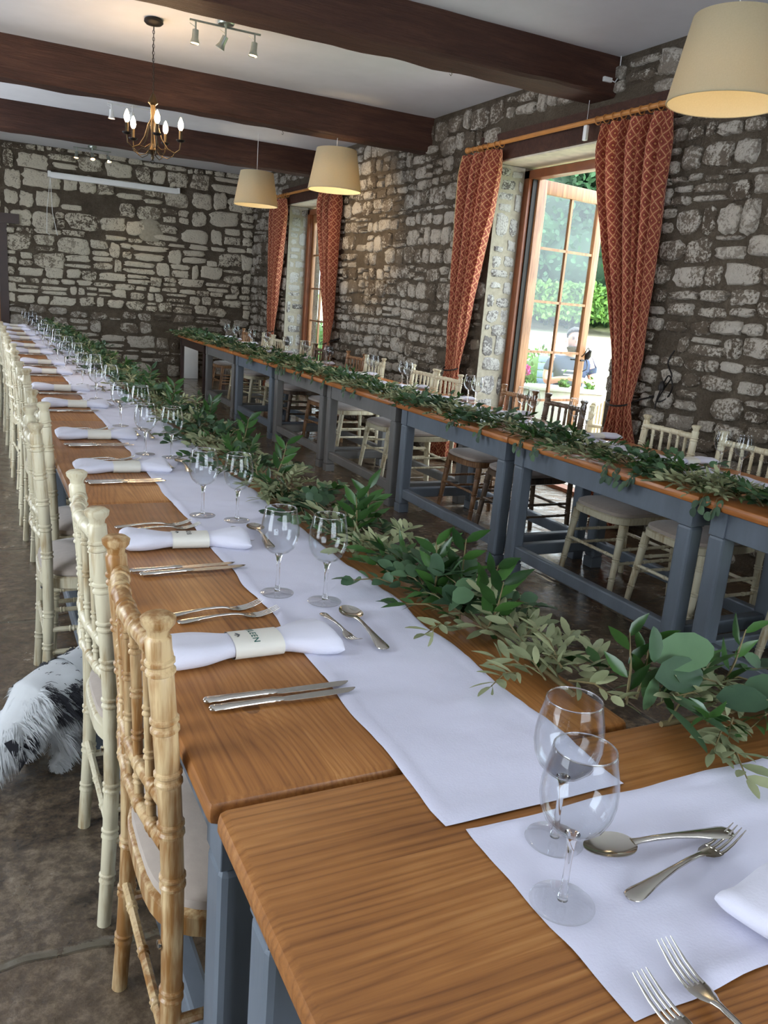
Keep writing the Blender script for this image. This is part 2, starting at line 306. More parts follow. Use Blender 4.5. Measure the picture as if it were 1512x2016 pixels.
# ------------------------------------------------------------------ mesh builder
class MB:
    def __init__(s): s.v = []; s.f = []; s.mi = []; s.uv = {}
    def add(s, vs, fs, mi=0, mat=None):
        o = len(s.v)
        s.v += [tuple(mat @ Vector(p)) if mat is not None else tuple(p) for p in vs]
        s.f += [tuple(i+o for i in f) for f in fs]; s.mi += [mi]*len(fs)
    def box(s, x0, x1, y0, y1, z0, z1, mi=0, bev=0.0, mat=None):
        if bev <= 0:
            vs = [(x, y, z) for x in (x0, x1) for y in (y0, y1) for z in (z0, z1)]
            s.add(vs, [(0, 1, 3, 2), (4, 6, 7, 5), (0, 4, 5, 1), (2, 3, 7, 6), (0, 2, 6, 4), (1, 5, 7, 3)], mi, mat); return
        bm = bmesh.new(); bmesh.ops.create_cube(bm, size=1)
        for v in bm.verts: v.co = Vector(((x0+x1)/2+v.co.x*(x1-x0), (y0+y1)/2+v.co.y*(y1-y0), (z0+z1)/2+v.co.z*(z1-z0)))
        bmesh.ops.bevel(bm, geom=bm.edges[:], offset=bev, segments=2, affect='EDGES', profile=0.5)
        bm.verts.index_update(); s.add([v.co[:] for v in bm.verts], [tuple(v.index for v in f.verts) for f in bm.faces], mi, mat); bm.free()
    def tube(s, pts, rad, seg=8, mi=0, caps=True, mat=None):
        pts = [Vector(p) for p in pts]; n = len(pts)
        if not hasattr(rad, '__len__'): rad = [rad]*n
        up = None; rings = []
        for i, p in enumerate(pts):
            d = (pts[min(i+1, n-1)]-pts[max(i-1, 0)])
            if d.length < 1e-9: d = Vector((0, 0, 1))
            d.normalize()
            if up is None:
                up = Vector((1, 0, 0)) if abs(d.x) < 0.8 else Vector((0, 1, 0))
            a = (up - d*up.dot(d)).normalized(); up = a; b = d.cross(a)
            rings.append([p+(a*math.cos(2*PI*k/seg)+b*math.sin(2*PI*k/seg))*rad[i] for k in range(seg)])
        vs = [q for r in rings for q in r]; fs = []
        for i in range(n-1):
            for k in range(seg):
                k2 = (k+1) % seg; fs.append((i*seg+k, i*seg+k2, (i+1)*seg+k2, (i+1)*seg+k))
        if caps: fs.append(tuple(range(seg))[::-1]); fs.append(tuple((n-1)*seg+k for k in range(seg)))
        s.add(vs, fs, mi, mat)
    def cord(s, pts, rad, seg=6, k=6):
        P_ = [Vector(p) for p in pts]; out = []
        for i in range(len(P_)-1):
            a, b_, c, d = P_[max(i-1, 0)], P_[i], P_[i+1], P_[min(i+2, len(P_)-1)]
            for q in range(k):
                t = q/k; out.append(0.5*((2*b_)+(c-a)*t+(2*a-5*b_+4*c-d)*t*t+(3*b_-a-3*c+d)*t**3))
        out.append(P_[-1]); s.tube(out, rad, seg)
    def lathe(s, prof, seg=32, mi=0, mat=None, closed=False):
        vs = []; fs = []; n = len(prof)
        for r, z in prof:
            for k in range(seg): vs.append((r*math.cos(2*PI*k/seg), r*math.sin(2*PI*k/seg), z))
        for i in range(n if closed else n-1):
            j = (i+1) % n
            for k in range(seg):
                k2 = (k+1) % seg; fs.append((i*seg+k, i*seg+k2, j*seg+k2, j*seg+k))
        if not closed:
            if prof[0][0] > 1e-6: fs.append(tuple(range(seg))[::-1])
            if prof[-1][0] > 1e-6: fs.append(tuple((n-1)*seg+k for k in range(seg)))
        s.add(vs, fs, mi, mat)
    def grid(s, P, nu, nv, mi=0, uvf=None, mat=None):
        o = len(s.v); vs = [P(i/nu, j/nv) for j in range(nv+1) for i in range(nu+1)]
        fs = [(j*(nu+1)+i, j*(nu+1)+i+1, (j+1)*(nu+1)+i+1, (j+1)*(nu+1)+i) for j in range(nv) for i in range(nu)]
        s.add(vs, fs, mi, mat)
        if uvf:
            for j in range(nv+1):
                for i in range(nu+1): s.uv[o+j*(nu+1)+i] = uvf(i/nu, j/nv)
    def build(s, name, mats, parent=None, smooth=True, angle=40, loc=None, label=None):
        me = bpy.data.meshes.new(name); me.from_pydata(s.v, [], s.f)
        if not isinstance(mats, (list, tuple)): mats = [mats]
        for m in mats: me.materials.append(m)
        if len(mats) > 1: me.polygons.foreach_set('material_index', s.mi)
        if s.uv:
            ul = me.uv_layers.new(name='UVMap')
            for lp in me.loops: ul.data[lp.index].uv = s.uv.get(lp.vertex_index, (0, 0))
        bm = bmesh.new(); bm.from_mesh(me)
        if len(bm.verts) < 60000 and not s.uv: bmesh.ops.remove_doubles(bm, verts=bm.verts, dist=1e-6)
        if len(bm.faces) < 60000 and getattr(s, 'recalc', True): bmesh.ops.recalc_face_normals(bm, faces=bm.faces)
        bm.to_mesh(me); bm.free()
        if smooth:
            me.polygons.foreach_set('use_smooth', [True]*len(me.polygons))
            try: me.set_sharp_from_angle(angle=math.radians(angle))
            except Exception: pass
        o = bpy.data.objects.new(name, me); C.objects.link(o)
        if loc: o.location = loc
        if parent: o.parent = parent
        if label: o['label'] = label
        return o
def thing(name, label, cat, loc=(0, 0, 0), rz=0.0, group=None, rot=None):
    o = bpy.data.objects.new(name, None); C.objects.link(o); o.location = loc; o.rotation_euler = rot or (0, 0, rz)
    o.empty_display_size = 0.05
    return tag(o, label, cat, group)
def tag(o, label, cat, group=None):
    o['label'] = label; o['category'] = cat
    if group: o['group'] = group
    return o
def struct(o): o['kind'] = 'structure'; return o
KIDS = {}
def kids(o):
    return [c for c in C.objects if c.parent == o]
def dup(root, loc, rz, label, group=None, cat=None, swap=None, scale=None, rot=None, _k={}):
    def cp(o, par):
        c = o.copy(); C.objects.link(c); c.parent = par
        if swap and c.type == 'MESH' and c.data.materials and c.data.materials[0] in swap:
            key = (c.data.name, swap[c.data.materials[0]].name)
            if key not in _k:
                md = c.data.copy(); md.materials[0] = swap[md.materials[0]]; _k[key] = md
            c.data = _k[key]
        for k in KIDS.get(o.name, ()): cp(k, c)
        return c
    def reg(o):
        if o.name not in KIDS:
            KIDS[o.name] = kids(o)
            for k in KIDS[o.name]: reg(k)
    reg(root)
    r = cp(root, None); r.location = loc; r.rotation_euler = rot or (0, 0, rz)
    if scale: r.scale = scale
    r['label'] = label
    if group: r['group'] = group
    elif 'group' in r: del r['group']
    return r
ORD = ['nearest', 'second', 'third', 'fourth', 'fifth', 'sixth', 'seventh', 'eighth', 'ninth', 'tenth', 'eleventh', 'twelfth', 'thirteenth', 'fourteenth', 'fifteenth', 'sixteenth']

# ------------------------------------------------------------------ the room
WX, WY, CZ = 4.0, 13.1, 3.11      # right wall, far wall, ceiling
LX, BY = -1.95, -3.0
WIN = [(4.53, 6.25), (9.75, 11.47), (-0.66, 1.06)]
WTOP = 2.58
b = MB(); b.box(LX-0.3, WX+0.5, BY-0.3, WY+0.3, -0.15, 0.0); o = b.build('floor', M_FLOOR, smooth=False); struct(o)
b = MB(); b.box(LX-0.3, WX+0.5, BY-0.3, WY+0.3, CZ, CZ+0.15); struct(b.build('ceiling', M_CEIL, smooth=False))

def stones(mb, P, u0, u1, v0, v1, holes, mi, wmin, wmax, hmin, hmax, gap, seed, fill=1.0, depth=0.02, square=3.2):
    r = random.Random(seed); v = v0+0.01
    while v < v1-0.05:
        h = r.uniform(hmin, hmax)
        if r.random() < 0.22: h *= 0.55
        h = min(h, v1-v)
        u = u0-r.uniform(0, 0.15)
        while u < u1:
            wd = r.uniform(wmin, wmax)*(0.7+h/hmax*0.5)
            parts = [(u, u+wd, v, v+h)]
            if h > 0.12 and r.random() < 0.3:
                k = r.uniform(0.35, 0.65); parts = [(u, u+wd, v, v+h*k), (u+r.uniform(-.02, .02), u+wd, v+h*k, v+h)]
            for (a0, a1, b0, b1) in parts:
                cu, cv = (a0+a1)/2, (b0+b1)/2
                if a0 < u0 or a1 > u1 or any(a1 > H[0] and a0 < H[1] and b1 > H[2] and b0 < H[3] for H in holes): 
                    if a0 < u0: a0 = u0
                    if a1 > u1: a1 = u1
                    for H in holes:
                        if b1 > H[2] and b0 < H[3]:
                            if cu < H[0] < a1: a1 = H[0]
                            elif cu > H[1] > a0: a0 = H[1]
                            elif H[0] <= cu <= H[1]: a1 = a0
                    cu = (a0+a1)/2
                g = gap*r.uniform(0.4, 1.4)
                hw, hh = (a1-a0-g)/2, (b1-b0-g*r.uniform(0.7, 1.2))/2
                if hw < 0.018 or hh < 0.01 or r.random() > fill: continue
                n = 20; sq = r.uniform(square, square+4); ph = r.uniform(0, 9); d = depth*r.uniform(0.5, 1.5)
                cv += r.uniform(-1, 1)*0.006; jq = lambda a=0.20: r.uniform(-a*0.55, a)
                cn = [(1-jq(), 1-jq(0.28)), (-1+jq(), 1-jq(0.28)), (-1+jq(), -1+jq(0.28)), (1-jq(), -1+jq(0.28))]
                ring = []
                for k in range(n):
                    th = 2*PI*(k+0.5)/n; c, s_ = math.cos(th), math.sin(th)
                    rr = (abs(c)**sq+abs(s_)**sq)**(-1/sq)
                    X_, Y_ = rr*c, rr*s_; a_, b__ = (X_+1)/2, (Y_+1)/2
                    X2 = cn[2][0]*(1-a_)*(1-b__)+cn[3][0]*a_*(1-b__)+cn[0][0]*a_*b__+cn[1][0]*(1-a_)*b__
                    Y2 = cn[2][1]*(1-a_)*(1-b__)+cn[3][1]*a_*(1-b__)+cn[0][1]*a_*b__+cn[1][1]*(1-a_)*b__
                    q_ = 1+0.16*noise.noise(Vector((c*1.6+ph, s_*1.6, seed)))+r.uniform(-.095, .095)
                    ring.append((hw*X2*q_, hh*Y2*q_))
                cv += 0.055*noise.noise(Vector((cu*0.9, cv*0.8, seed)))+0.02*noise.noise(Vector((cu*3, cv*3, seed))); cv = min(max(cv, v0+hh), v1-hh*0.5)
                base = len(mb.v); vs = []
                for sc_, dd in ((1.0, -0.004), (0.93, d*0.7), (0.72, d)):
                    for (x, y) in ring: vs.append(P(cu+x*sc_, cv+y*sc_, dd+r.uniform(-.15, .15)*d))
                vs.append(P(cu, cv, d*r.uniform(0.9, 1.3)))
                fs = []
                for q in range(2):
                    for k in range(n):
                        k2 = (k+1) % n; fs.append((q*n+k, q*n+k2, (q+1)*n+k2, (q+1)*n+k))
                for k in range(n): fs.append((2*n+k, 2*n+(k+1) % n, 3*n))
                mb.add(vs, fs, mi)
            u += wd
        v += h
b = MB(); b.recalc = False
ys = [BY-0.3]
for (a, c) in sorted(WIN): ys += [a, c]
ys.append(WY+0.3)
for i in range(0, len(ys), 2): b.box(WX, WX+0.5, ys[i], ys[i+1], 0, CZ+0.02)
for (a, c) in WIN: b.box(WX, WX+0.5, a, c, WTOP+0.24, CZ+0.02)
holes = [(a, c, -1, WTOP+0.24) for a, c in WIN]
stones(b, lambda u, v, d: (WX-d, u, v), 1.6, WY, 0, CZ, holes, 1, 0.085, 0.27, 0.07, 0.185, 0.021, 3, 0.99, 0.026)
for (a, c) in WIN[:2]:
    b.box(WX+0.001, WX+0.27, a, a+0.006, 0, WTOP, 3); b.box(WX+0.001, WX+0.27, c-0.006, c, 0, WTOP, 3)
    stones(b, lambda u, v, d: (WX+u, c-d, v), 0.02, 0.27, 0, WTOP, [], 2, 0.16, 0.27, 0.10, 0.22, 0.028, int(c*10), 1.0, 0.012, 4.5)
    stones(b, lambda u, v, d: (WX+u, a+d, v), 0.02, 0.27, 0, WTOP, [], 2, 0.16, 0.27, 0.10, 0.22, 0.028, int(a*10), 1.0, 0.012, 4.5)
struct(b.build('wall_right', [M_MORTAR, M_STONE_R, M_STONE_W, M_MORTARL], angle=50))
b = MB(); b.recalc = False
b.box(-0.62, 0.42, WY+0.2, WY+0.35, 0, 2.1); b.box(0.42, WX, WY, WY+0.3, 0, CZ+0.02); b.box(LX-0.3, -0.62, WY, WY+0.3, 0, CZ+0.02); b.box(-0.62, 0.42, WY, WY+0.3, 2.06, CZ+0.02)
stones(b, lambda u, v, d: (u, WY-d, v), 0.43, WX, 0.95, CZ, [], 1, 0.11, 0.44, 0.07, 0.26, 0.024, 11, 0.98, 0.02, 3.6)
stones(b, lambda u, v, d: (u, WY-d, v), 0.43, WX, 0.0, 0.95, [], 2, 0.16, 0.42, 0.10, 0.26, 0.03, 19, 0.95, 0.02, 3.0)
stones(b, lambda u, v, d: (u, WY-d, v), LX, 0.42, 2.2, CZ, [], 1, 0.13, 0.36, 0.09, 0.22, 0.036, 12, 0.98, 0.02, 3.6)
struct(b.build('wall_far', [M_MORTAR, M_STONE_B, M_STONE_R], angle=50))
LWIN = [(0.55, 1.85), (4.75, 6.05), (8.95, 10.25)]
b = MB(); ys = [BY-0.3]
for (a, c) in LWIN: ys += [a, c]
ys.append(WY+0.3)
for i in range(0, len(ys), 2): b.box(LX-0.3, LX, ys[i], ys[i+1], 0, CZ+0.02)
for (a, c) in LWIN: b.box(LX-0.3, LX, a, c, 0, 0.5); b.box(LX-0.3, LX, a, c, 2.4, CZ+0.02)
struct(b.build('wall_left', M_MORTARL, smooth=False))
b = MB(); b.box(LX-0.3, -0.1, BY-0.3, BY, 0, CZ+0.02); b.box(2.5, WX+0.5, BY-0.3, BY, 0, CZ+0.02); b.box(-0.1, 2.5, BY-0.3, BY, 0, 0.55); b.box(-0.1, 2.5, BY-0.3, BY, 2.45, CZ+0.02)
struct(b.build('wall_near', M_MORTARL, smooth=False))

# beams
def beam(y0, y1, z0, seed, label):
    b = MB(); r = random.Random(seed); nx = 60
    prof = [(y0, CZ+0.01), (y0, CZ-0.07), (y0-0.002, z0+0.10), (y0+0.004, z0+0.02), (y0+0.022, z0), ((y0+y1)/2, z0-0.003), (y1-0.022, z0), (y1, z0+0.02), (y1, CZ+0.01)]
    n = len(prof)
    vs = [(LX+(WX-LX)*i/nx, y+0.010*noise.noise(Vector((i*0.3, y*9, z*4))), z+(0.012*noise.noise(Vector((i*0.35, y*7+5, seed))) if z < z0+0.12 else 0)) for i in range(nx+1) for (y, z) in prof]
    fs = [(i*n+k, i*n+k+1, (i+1)*n+k+1, (i+1)*n+k) for i in range(nx) for k in range(n-1)]
    b.add(vs, fs); o = b.build('ceiling_beam', M_BEAM, angle=35); tag(o, label, 'beam')
beam(4.87, 5.17, 2.86, 1, 'nearest dark oak ceiling beam, running into the wall above the large window')
beam(7.46, 7.70, 2.81, 2, 'middle dark oak ceiling beam, behind the chandelier chain')
beam(10.10, 10.38, 2.83, 3, 'farthest dark oak ceiling beam, closest to the stone end wall')

# far-left doorway
b = MB()
b.box(0.35, 0.46, WY-0.03, WY+0.1, 0, 2.06); b.box(-0.66, -0.56, WY-0.03, WY+0.1, 0, 2.06); b.box(-0.8, 0.62, WY-0.06, WY+0.06, 2.04, 2.17)
fr = struct(b.build('door_1', M_DKTBL, smooth=False))
b = MB(); b.box(-0.56, 0.35, WY+0.08, WY+0.12, 0.0, 2.04)
for zz in (0.35, 0.95, 1.55): b.box(-0.46, 0.25, WY+0.06, WY+0.09, zz-0.2, zz+0.2, bev=0.01)
b.build('door_panel', M_DOORW, fr, smooth=False, label='honey wood boarded panel')

# ------------------------------------------------------------------ windows on the right wall
def french(y0, y1, n, open_far):
    x0, x1 = WX+0.27, WX+0.37; zt = WTOP-0.02
    b = MB()
    b.box(x0, x1, y0, y0+0.08, 0, zt, bev=0.006); b.box(x0, x1, y1-0.08, y1, 0, zt, bev=0.006); b.box(x0, x1, y0, y1, zt-0.07, zt, bev=0.006)
    b.box(x0+0.03, x1-0.02, y0+0.08, y0+0.095, 0, zt-0.07); b.box(x0+0.03, x1-0.02, y1-0.095, y1-0.08, 0, zt-0.07)
    b.box(x0, x1, y0, y1, 0, 0.03)
    w_ = struct(b.build('window_%d' % n, M_OAKTRIM))
    b = MB(); b.box(WX-0.01, WX+0.36, y0-0.15, y1+0.15, WTOP+0.005, WTOP+0.02, bev=0.003); b.build('soffit_board', M_LBOARD, w_, label='cream painted board under the lintel')
    b = MB(); b.box(WX-0.03, WX+0.3, y0-0.28, y1+0.28, WTOP+0.02, WTOP+0.235, bev=0.012); b.build('lintel', M_BEAM, w_, label='dark oak lintel')
    W = (y1-y0-0.186)/2
    def leaf(hy, ang, sgn):
        lf = bpy.data.objects.new('window_%d_leaf' % n, None); C.objects.link(lf); lf.location = (WX+0.345, hy, 0.03); lf.rotation_euler = (0, 0, ang)
        tag(lf, None or ('%s glazed door leaf of the %s window' % ('open' if open_far else 'closed', 'large near' if n == 1 else 'narrow far')), 'door')
        lf.name = 'glazed_door'
        b = MB(); T = 0.022; H = 2.47; U = 0.87 if open_far else W; SW = 0.105 if open_far else 0.055
        b.box(0, SW, -T, T, 0, H, bev=0.004); b.box(U-0.085, U, -T, T, 0, H, bev=0.004); b.box(SW-0.005, U-0.08, -T, T, H-0.11, H, bev=0.004); b.box(SW-0.005, U-0.08, -T, T, 0, 0.16, bev=0.004)
        b.build('leaf_frame', M_DOORW, lf)
        b = MB(); um = (SW+U-0.085)/2
        b.box(um-0.012, um+0.012, -0.014, 0.014, 0.16, H-0.11)
        for z in (0.59, 1.03, 1.47, 1.92): b.box(SW, U-0.085, -0.014, 0.014, z-0.011, z+0.011)
        b.build('glazing_bar', M_DOORW, lf)
        b = MB(); b.box(SW, U-0.085, -0.002, 0.002, 0.16, H-0.11); b.build('glass_pane', M_PANE, lf, smooth=False)
        b = MB(); b.tube([(U-0.04, 0.02, 0.97), (U-0.04, 0.055, 0.97), (U-0.10, 0.06, 0.97)], 0.008, 8); b.tube([(U-0.04, -0.02, 0.97), (U-0.04, -0.055, 0.97), (U-0.10, -0.06, 0.97)], 0.008, 8)
        b.build('door_handle', M_IRON, lf)
        return lf
    if open_far:
        lf = leaf(y1-0.10, math.radians(9.5), 1)
        lf['label'] = 'open honey wood glazed door swung outwards, with two columns of panes'
        # dark strip put in to stand for the hinge-side gap
        b = MB(); b.box(WX+0.30, WX+0.345, y1-0.10, y1-0.085, 0.05, 2.5); b.build('dark_gap_strip', M_IRON, w_)
        lf2 = leaf(y0+0.10, math.radians(-9.5), 1); lf2['label'] = 'open glazed door on the near jamb, hidden behind the big curtain'
    else:
        lf = leaf(y1-0.09, -PI/2, 1); lf['label'] = 'closed glazed door leaf nearest the end wall, in the far window'
        lf2 = leaf(y0+0.09, PI/2, 1); lf2['label'] = 'closed glazed door leaf hidden by the far window curtain'
french(*WIN[0], 1, True); french(*WIN[1], 2, False); french(*WIN[2], 3, False)

# curtain pole, rings, curtains
def pole(ya, yb, nm, rings):
    t = thing('curtain_pole', 'honey wooden curtain pole above the %s window' % nm, 'curtain pole', (WX-0.1, ya, 2.71))
    L = yb-ya; b = MB(); b.tube([(0, 0, 0), (0, L, 0)], 0.017, 12)
    b.build('pole', M_POLE, t)
    for yy in (0, L):
        s = 1 if yy else -1
        b = MB(); b.tube([(0, yy-0.005*s, 0), (0, yy+0.005*s, 0), (0, yy+0.015*s, 0), (0, yy+0.035*s, 0), (0, yy+0.05*s, 0)], [0.018, 0.026, 0.024, 0.027, 0.008], 12); b.build('finial', M_POLE, t)
    for yy in (0.10, L-0.10):
        b = MB(); b.tube([(0, yy, 0), (0.05, yy, -0.005), (0.095, yy, -0.01)], [0.012, 0.014, 0.03], 10); b.build('bracket', M_POLE, t)
    for yy in rings:
        b = MB(); b.tube([(0.026*math.cos(a), yy-ya+0.004*math.sin(a*1), -0.008+0.026*math.sin(a)) for a in [2*PI*k/18 for k in range(19)]], 0.0045, 6); b.build('curtain_ring', M_POLE, t)
def curtain(ya, yb, ta, tb, ba, bb, npl, label, seed, tie_to, zt=2.66):
    # ya..yb along the pole, ta..tb at the tie-back (z 0.86), ba..bb at the floor
    t = thing('curtain', label, 'curtain', (WX-0.12, 0, 0)); r = random.Random(seed)
    NU, NV = npl*10, 70; full = abs(yb-ya)*2.3
    def edge(v):
        z = zt*(1-v)+0.02*v; k = (zt-z)/(zt-0.86)
        if k <= 1: s = k*k*(3-2*k)*0.75+k*0.25; return ya+(ta-ya)*s, yb+(tb-yb)*s, z
        s = (0.86-z)/0.84; s = min(1, s*1.6); return ta+(ba-ta)*s, tb+(bb-tb)*s, z
    def P(u, v):
        a, c, z = edge(v); ph = npl*2*PI*u+0.9*noise.noise(Vector((u*6, z*0.9, seed)))
        wd = abs(c-a); amp = min(0.085, 0.30*wd/npl*1.9+0.02); tt = max(0, 1-abs(z-0.86)/0.3); amp *= (1-0.55*tt)
        head = max(0, 1-(zt-z)/0.16); 
        x = -amp*math.sin(ph)*(1-0.5*head)+0.012*noise.noise(Vector((u*14, z*3, seed+3))) + 0.006*math.sin(ph*3)*head
        y = a+(c-a)*u+0.25*amp*math.cos(ph*0.5+1)
        sag = 0.05*tt
        return (x-sag*0.3, y, z-0.035*tt*math.sin(PI*u))
    b = MB(); b.recalc = False; b.grid(P, NU, NV, 0, lambda u, v: (u*full, v*2.64))
    b.build('fabric', M_CURT, t, angle=80)
    b = MB(); b.recalc = False
    def P2(u, v):
        e = P(0.0 if tie_to > 0 else 1.0, v); s = 1 if tie_to > 0 else -1
        q = P(0.035 if tie_to > 0 else 0.965, v)
        return (e[0]+(q[0]-e[0])*u+0.006+0.014*math.sin(u*PI), e[1]-0.028*s*math.sin(u*PI*0.9), e[2])
    b.grid(P2, 6, 40); b.build('lining', M_LINING, t, angle=80)
    # tie-back
    a, c = min(ta, tb), max(ta, tb); b = MB(); yw = a-0.10 if tie_to < 0 else c+0.10; ye = c if tie_to < 0 else a
    m_ = (a+c)/2; h_ = abs(c-a)/2; sg = -1 if tie_to < 0 else 1
    b.cord([(0.11, yw, 0.93), (0.05, m_+sg*h_*1.0, 0.89), (-0.045, m_+sg*h_*0.8, 0.85), (-0.085, m_, 0.835), (-0.05, m_-sg*h_*0.9, 0.85), (0.02, m_-sg*h_*0.7, 0.87), (0.07, m_, 0.89), (0.11, yw, 0.93)], 0.006, 8)
    b.build('tie_back', M_IRON, t, label='dark cord tie-back hooked to the wall')
pole(4.20, 6.58, 'large near', [4.22+0.085*k for k in range(9)]+[6.08, 6.16, 6.26, 6.34, 6.41, 6.5])
pole(9.36, 11.74, 'narrow far', [9.40+0.1*k for k in range(6)]+[11.3, 11.4, 11.5, 11.6])
curtain(4.16, 4.86, 4.13, 4.34, 4.02, 4.42, 7, 'large terracotta lattice curtain right of the open window, tied back low', 5, -1)
curtain(6.60, 6.06, 6.58, 6.36, 6.66, 6.34, 6, 'terracotta lattice curtain left of the open window with pale lining showing', 6, 1)
curtain(9.42, 10.02, 9.42, 9.60, 9.36, 9.66, 6, 'terracotta curtain right of the far window, partly behind the larger hanging shade', 7, -1)
curtain(11.86, 11.34, 11.78, 11.56, 11.84, 11.56, 6, 'terracotta curtain nearest the end wall, under the smallest lampshade', 8, 1)
# small things by the window
b = MB(); b.tube([(WX-0.1, 5.02, 2.85), (WX-0.1, 5.02, 2.69)], 0.0015, 5); b.box(WX-0.112, WX-0.088, 5.0, 5.035, 2.59, 2.69, bev=0.004); tag(b.build('blind_pull', M_WHITE), 'small pale tag hanging on a cord from the nearest beam by the pole', 'tag')
t = thing('junction_box', 'small white switch box with cable at the wall end of the nearest beam', 'switch', (3.9, 4.85, 2.95))
b = MB(); b.box(-0.04, 0.03, -0.01, 0.012, -0.015, 0.015, bev=0.004); b.build('box', M_WHITE, t)
b = MB(); b.tube([(0.03, 0, 0), (0.06, 0, -0.005), (0.085, 0, 0.03), (0.09, 0.005, 0.1), (0.085, 0.0, 0.16)], 0.004, 6); b.build('cable', M_WHITE, t)
t = thing('string_light', 'black bulb holder wrapped on the edge of the open glazed door', 'light', (5.235, 6.26, 1.06))
b = MB(); b.lathe([(0.0, -0.05), (0.028, -0.045), (0.034, -0.01), (0.02, 0.02), (0.014, 0.045), (0, 0.05)], 14, mat=Matrix.Rotation(0.6, 4, 'X')); b.build('bulb_holder', M_IRON, t)
b = MB(); b.cord([(0, 0, 0.04), (-0.04, -0.03, 0.06), (-0.075, -0.03, 0.0), (-0.06, 0.03, -0.04), (0.0, 0.02, -0.06), (-0.03, -0.04, -0.13), (-0.07, -0.03, -0.16)], 0.005, 6); b.build('cord', M_IRON, t)
t = thing('black_cable', 'black cable hanging in loops on the wall beside the large curtain', 'cable', (WX-0.03, 3.93, 0.95))
b = MB(); b.cord([(0, 0, 0.28), (-0.01, 0.03, 0.2), (-0.02, -0.03, 0.12), (-0.015, 0.02, 0.04), (-0.02, 0.06, -0.05), (0, 0.0, -0.02), (-0.02, -0.05, 0.06), (-0.02, 0.0, 0.12), (-0.02, 0.06, -0.02), (-0.02, 0.07, -0.10)], 0.005, 6); b.build('cord', M_IRON, t)
b = MB(); b.lathe([(0, -0.03), (0.02, -0.025), (0.024, 0), (0.012, 0.03), (0, 0.035)], 10); b.build('plug', M_IRON, t, loc=(-0.03, 0.03, 0.05))

# ------------------------------------------------------------------ tables
def make_table(L, D, top, frm, name='trestle_table'):
    # local: x 0..D, y 0..L
    t = bpy.data.objects.new(name, None); C.objects.link(t)
    b = MB(); b.box(0, D, 0.004, L-0.004, 0.702, 0.74, bev=0.013)
    b.build('tabletop', top, t)
    s = 0.075 if name == 'trestle_table' else 0.05; i = 0.03
    for (x, y) in ((i, 0.045), (D-i-s, 0.045), (i, L-0.045-s), (D-i-s, L-0.045-s)):
        b = MB(); bm = bmesh.new(); c = 0.012
        for z0, z1, cc in ((0.0, 0.06, 0.004), (0.06, 0.60, c), (0.60, 0.705, 0.002)):
            b.box(x+0, x+s, y, y+s, z0, z1+0.0, bev=cc)
        bm.free(); b.build('leg', frm, t, smooth=False)
    for (x0, x1, y0, y1) in ((i+0.02, i+0.045, 0.045+s, L-0.045-s), (D-i-0.045, D-i-0.02, 0.045+s, L-0.045-s), (i+s, D-i-s, 0.06, 0.085), (i+s, D-i-s, L-0.085, L-0.06)):
        b = MB(); b.box(x0-0.012, x1, y0-0.004, y1+0.004, 0.60, 0.704, bev=0.003); b.build('apron', frm, t, smooth=False)
    for (x0, x1, y0, y1) in () if name != 'trestle_table' else ((i+0.015, i+0.06, 0.045+s, L-0.045-s), (D-i-0.06, D-i-0.015, 0.045+s, L-0.045-s), (i+s, D-i-s, 0.06, 0.105), (i+s, D-i-s, L-0.105, L-0.06)):
        b = MB(); b.box(x0, x1, y0-0.004, y1+0.004, 0.10, 0.165, bev=0.008); b.build('stretcher', frm, t, smooth=False)
    return t
TL = make_table(1.545, 0.70, M_PINE, M_SLATE); TL.location = (0.243, 0.893, 0)
tag(TL, 'waxed pine table of the left row with the EILEEN place setting on it', 'table', 'left row of pine tables')
TL['group'] = 'left row of pine tables'
for k in range(1, 7):
    dup(TL, (0.243+rnd.uniform(-.004, .006), 0.893+1.545*k, 0), 0, '%s pine table from the camera in the left row' % (ORD[k]), 'left row of pine tables')
TH = dup(TL, (1.79, 0.187, 0), 0, 'closest pine table in the foreground, set crosswise with its grain running left to right', None, rot=(0, 0, PI/2))
del_g = [o for o in (TH,) if 'group' in o]
for k in (1,):
    dup(TL, (1.79+1.545*k, 0.187, 0), 0, 'second crosswise table, right of the closest one, out of frame', None, rot=(0, 0, PI/2))
TR = make_table(1.33, 0.70, M_PINE2, M_SLATE); TR.location = (2.52, 2.24, 0)
tag(TR, 'orange pine table with slate blue frame, nearest whole table of the right row', 'table', 'right row of pine tables')
for k in range(-1, 6):
    if k == 0: continue
    sw = {M_SLATE: M_SLATE_LIT} if k in (2, 3, 5) else None
    dup(TR, (2.52, 2.24+1.33*k, 0), 0, ('slate framed, tinted grey for the light,' if sw else 'slate blue framed')+' pine table, right row, '+('cut off by the photo edge' if k == -1 else '%s from the camera' % ORD[k+1]), 'right row of pine tables', swap=sw)
TD = make_table(1.40, 0.70, M_PINE2, M_DKTBL, 'leg_table'); TD.location = (2.52, 10.235, 0); TD.name = 'dining_table'
tag(TD, 'dark brown slim-legged table at the far end of the right row', 'table')

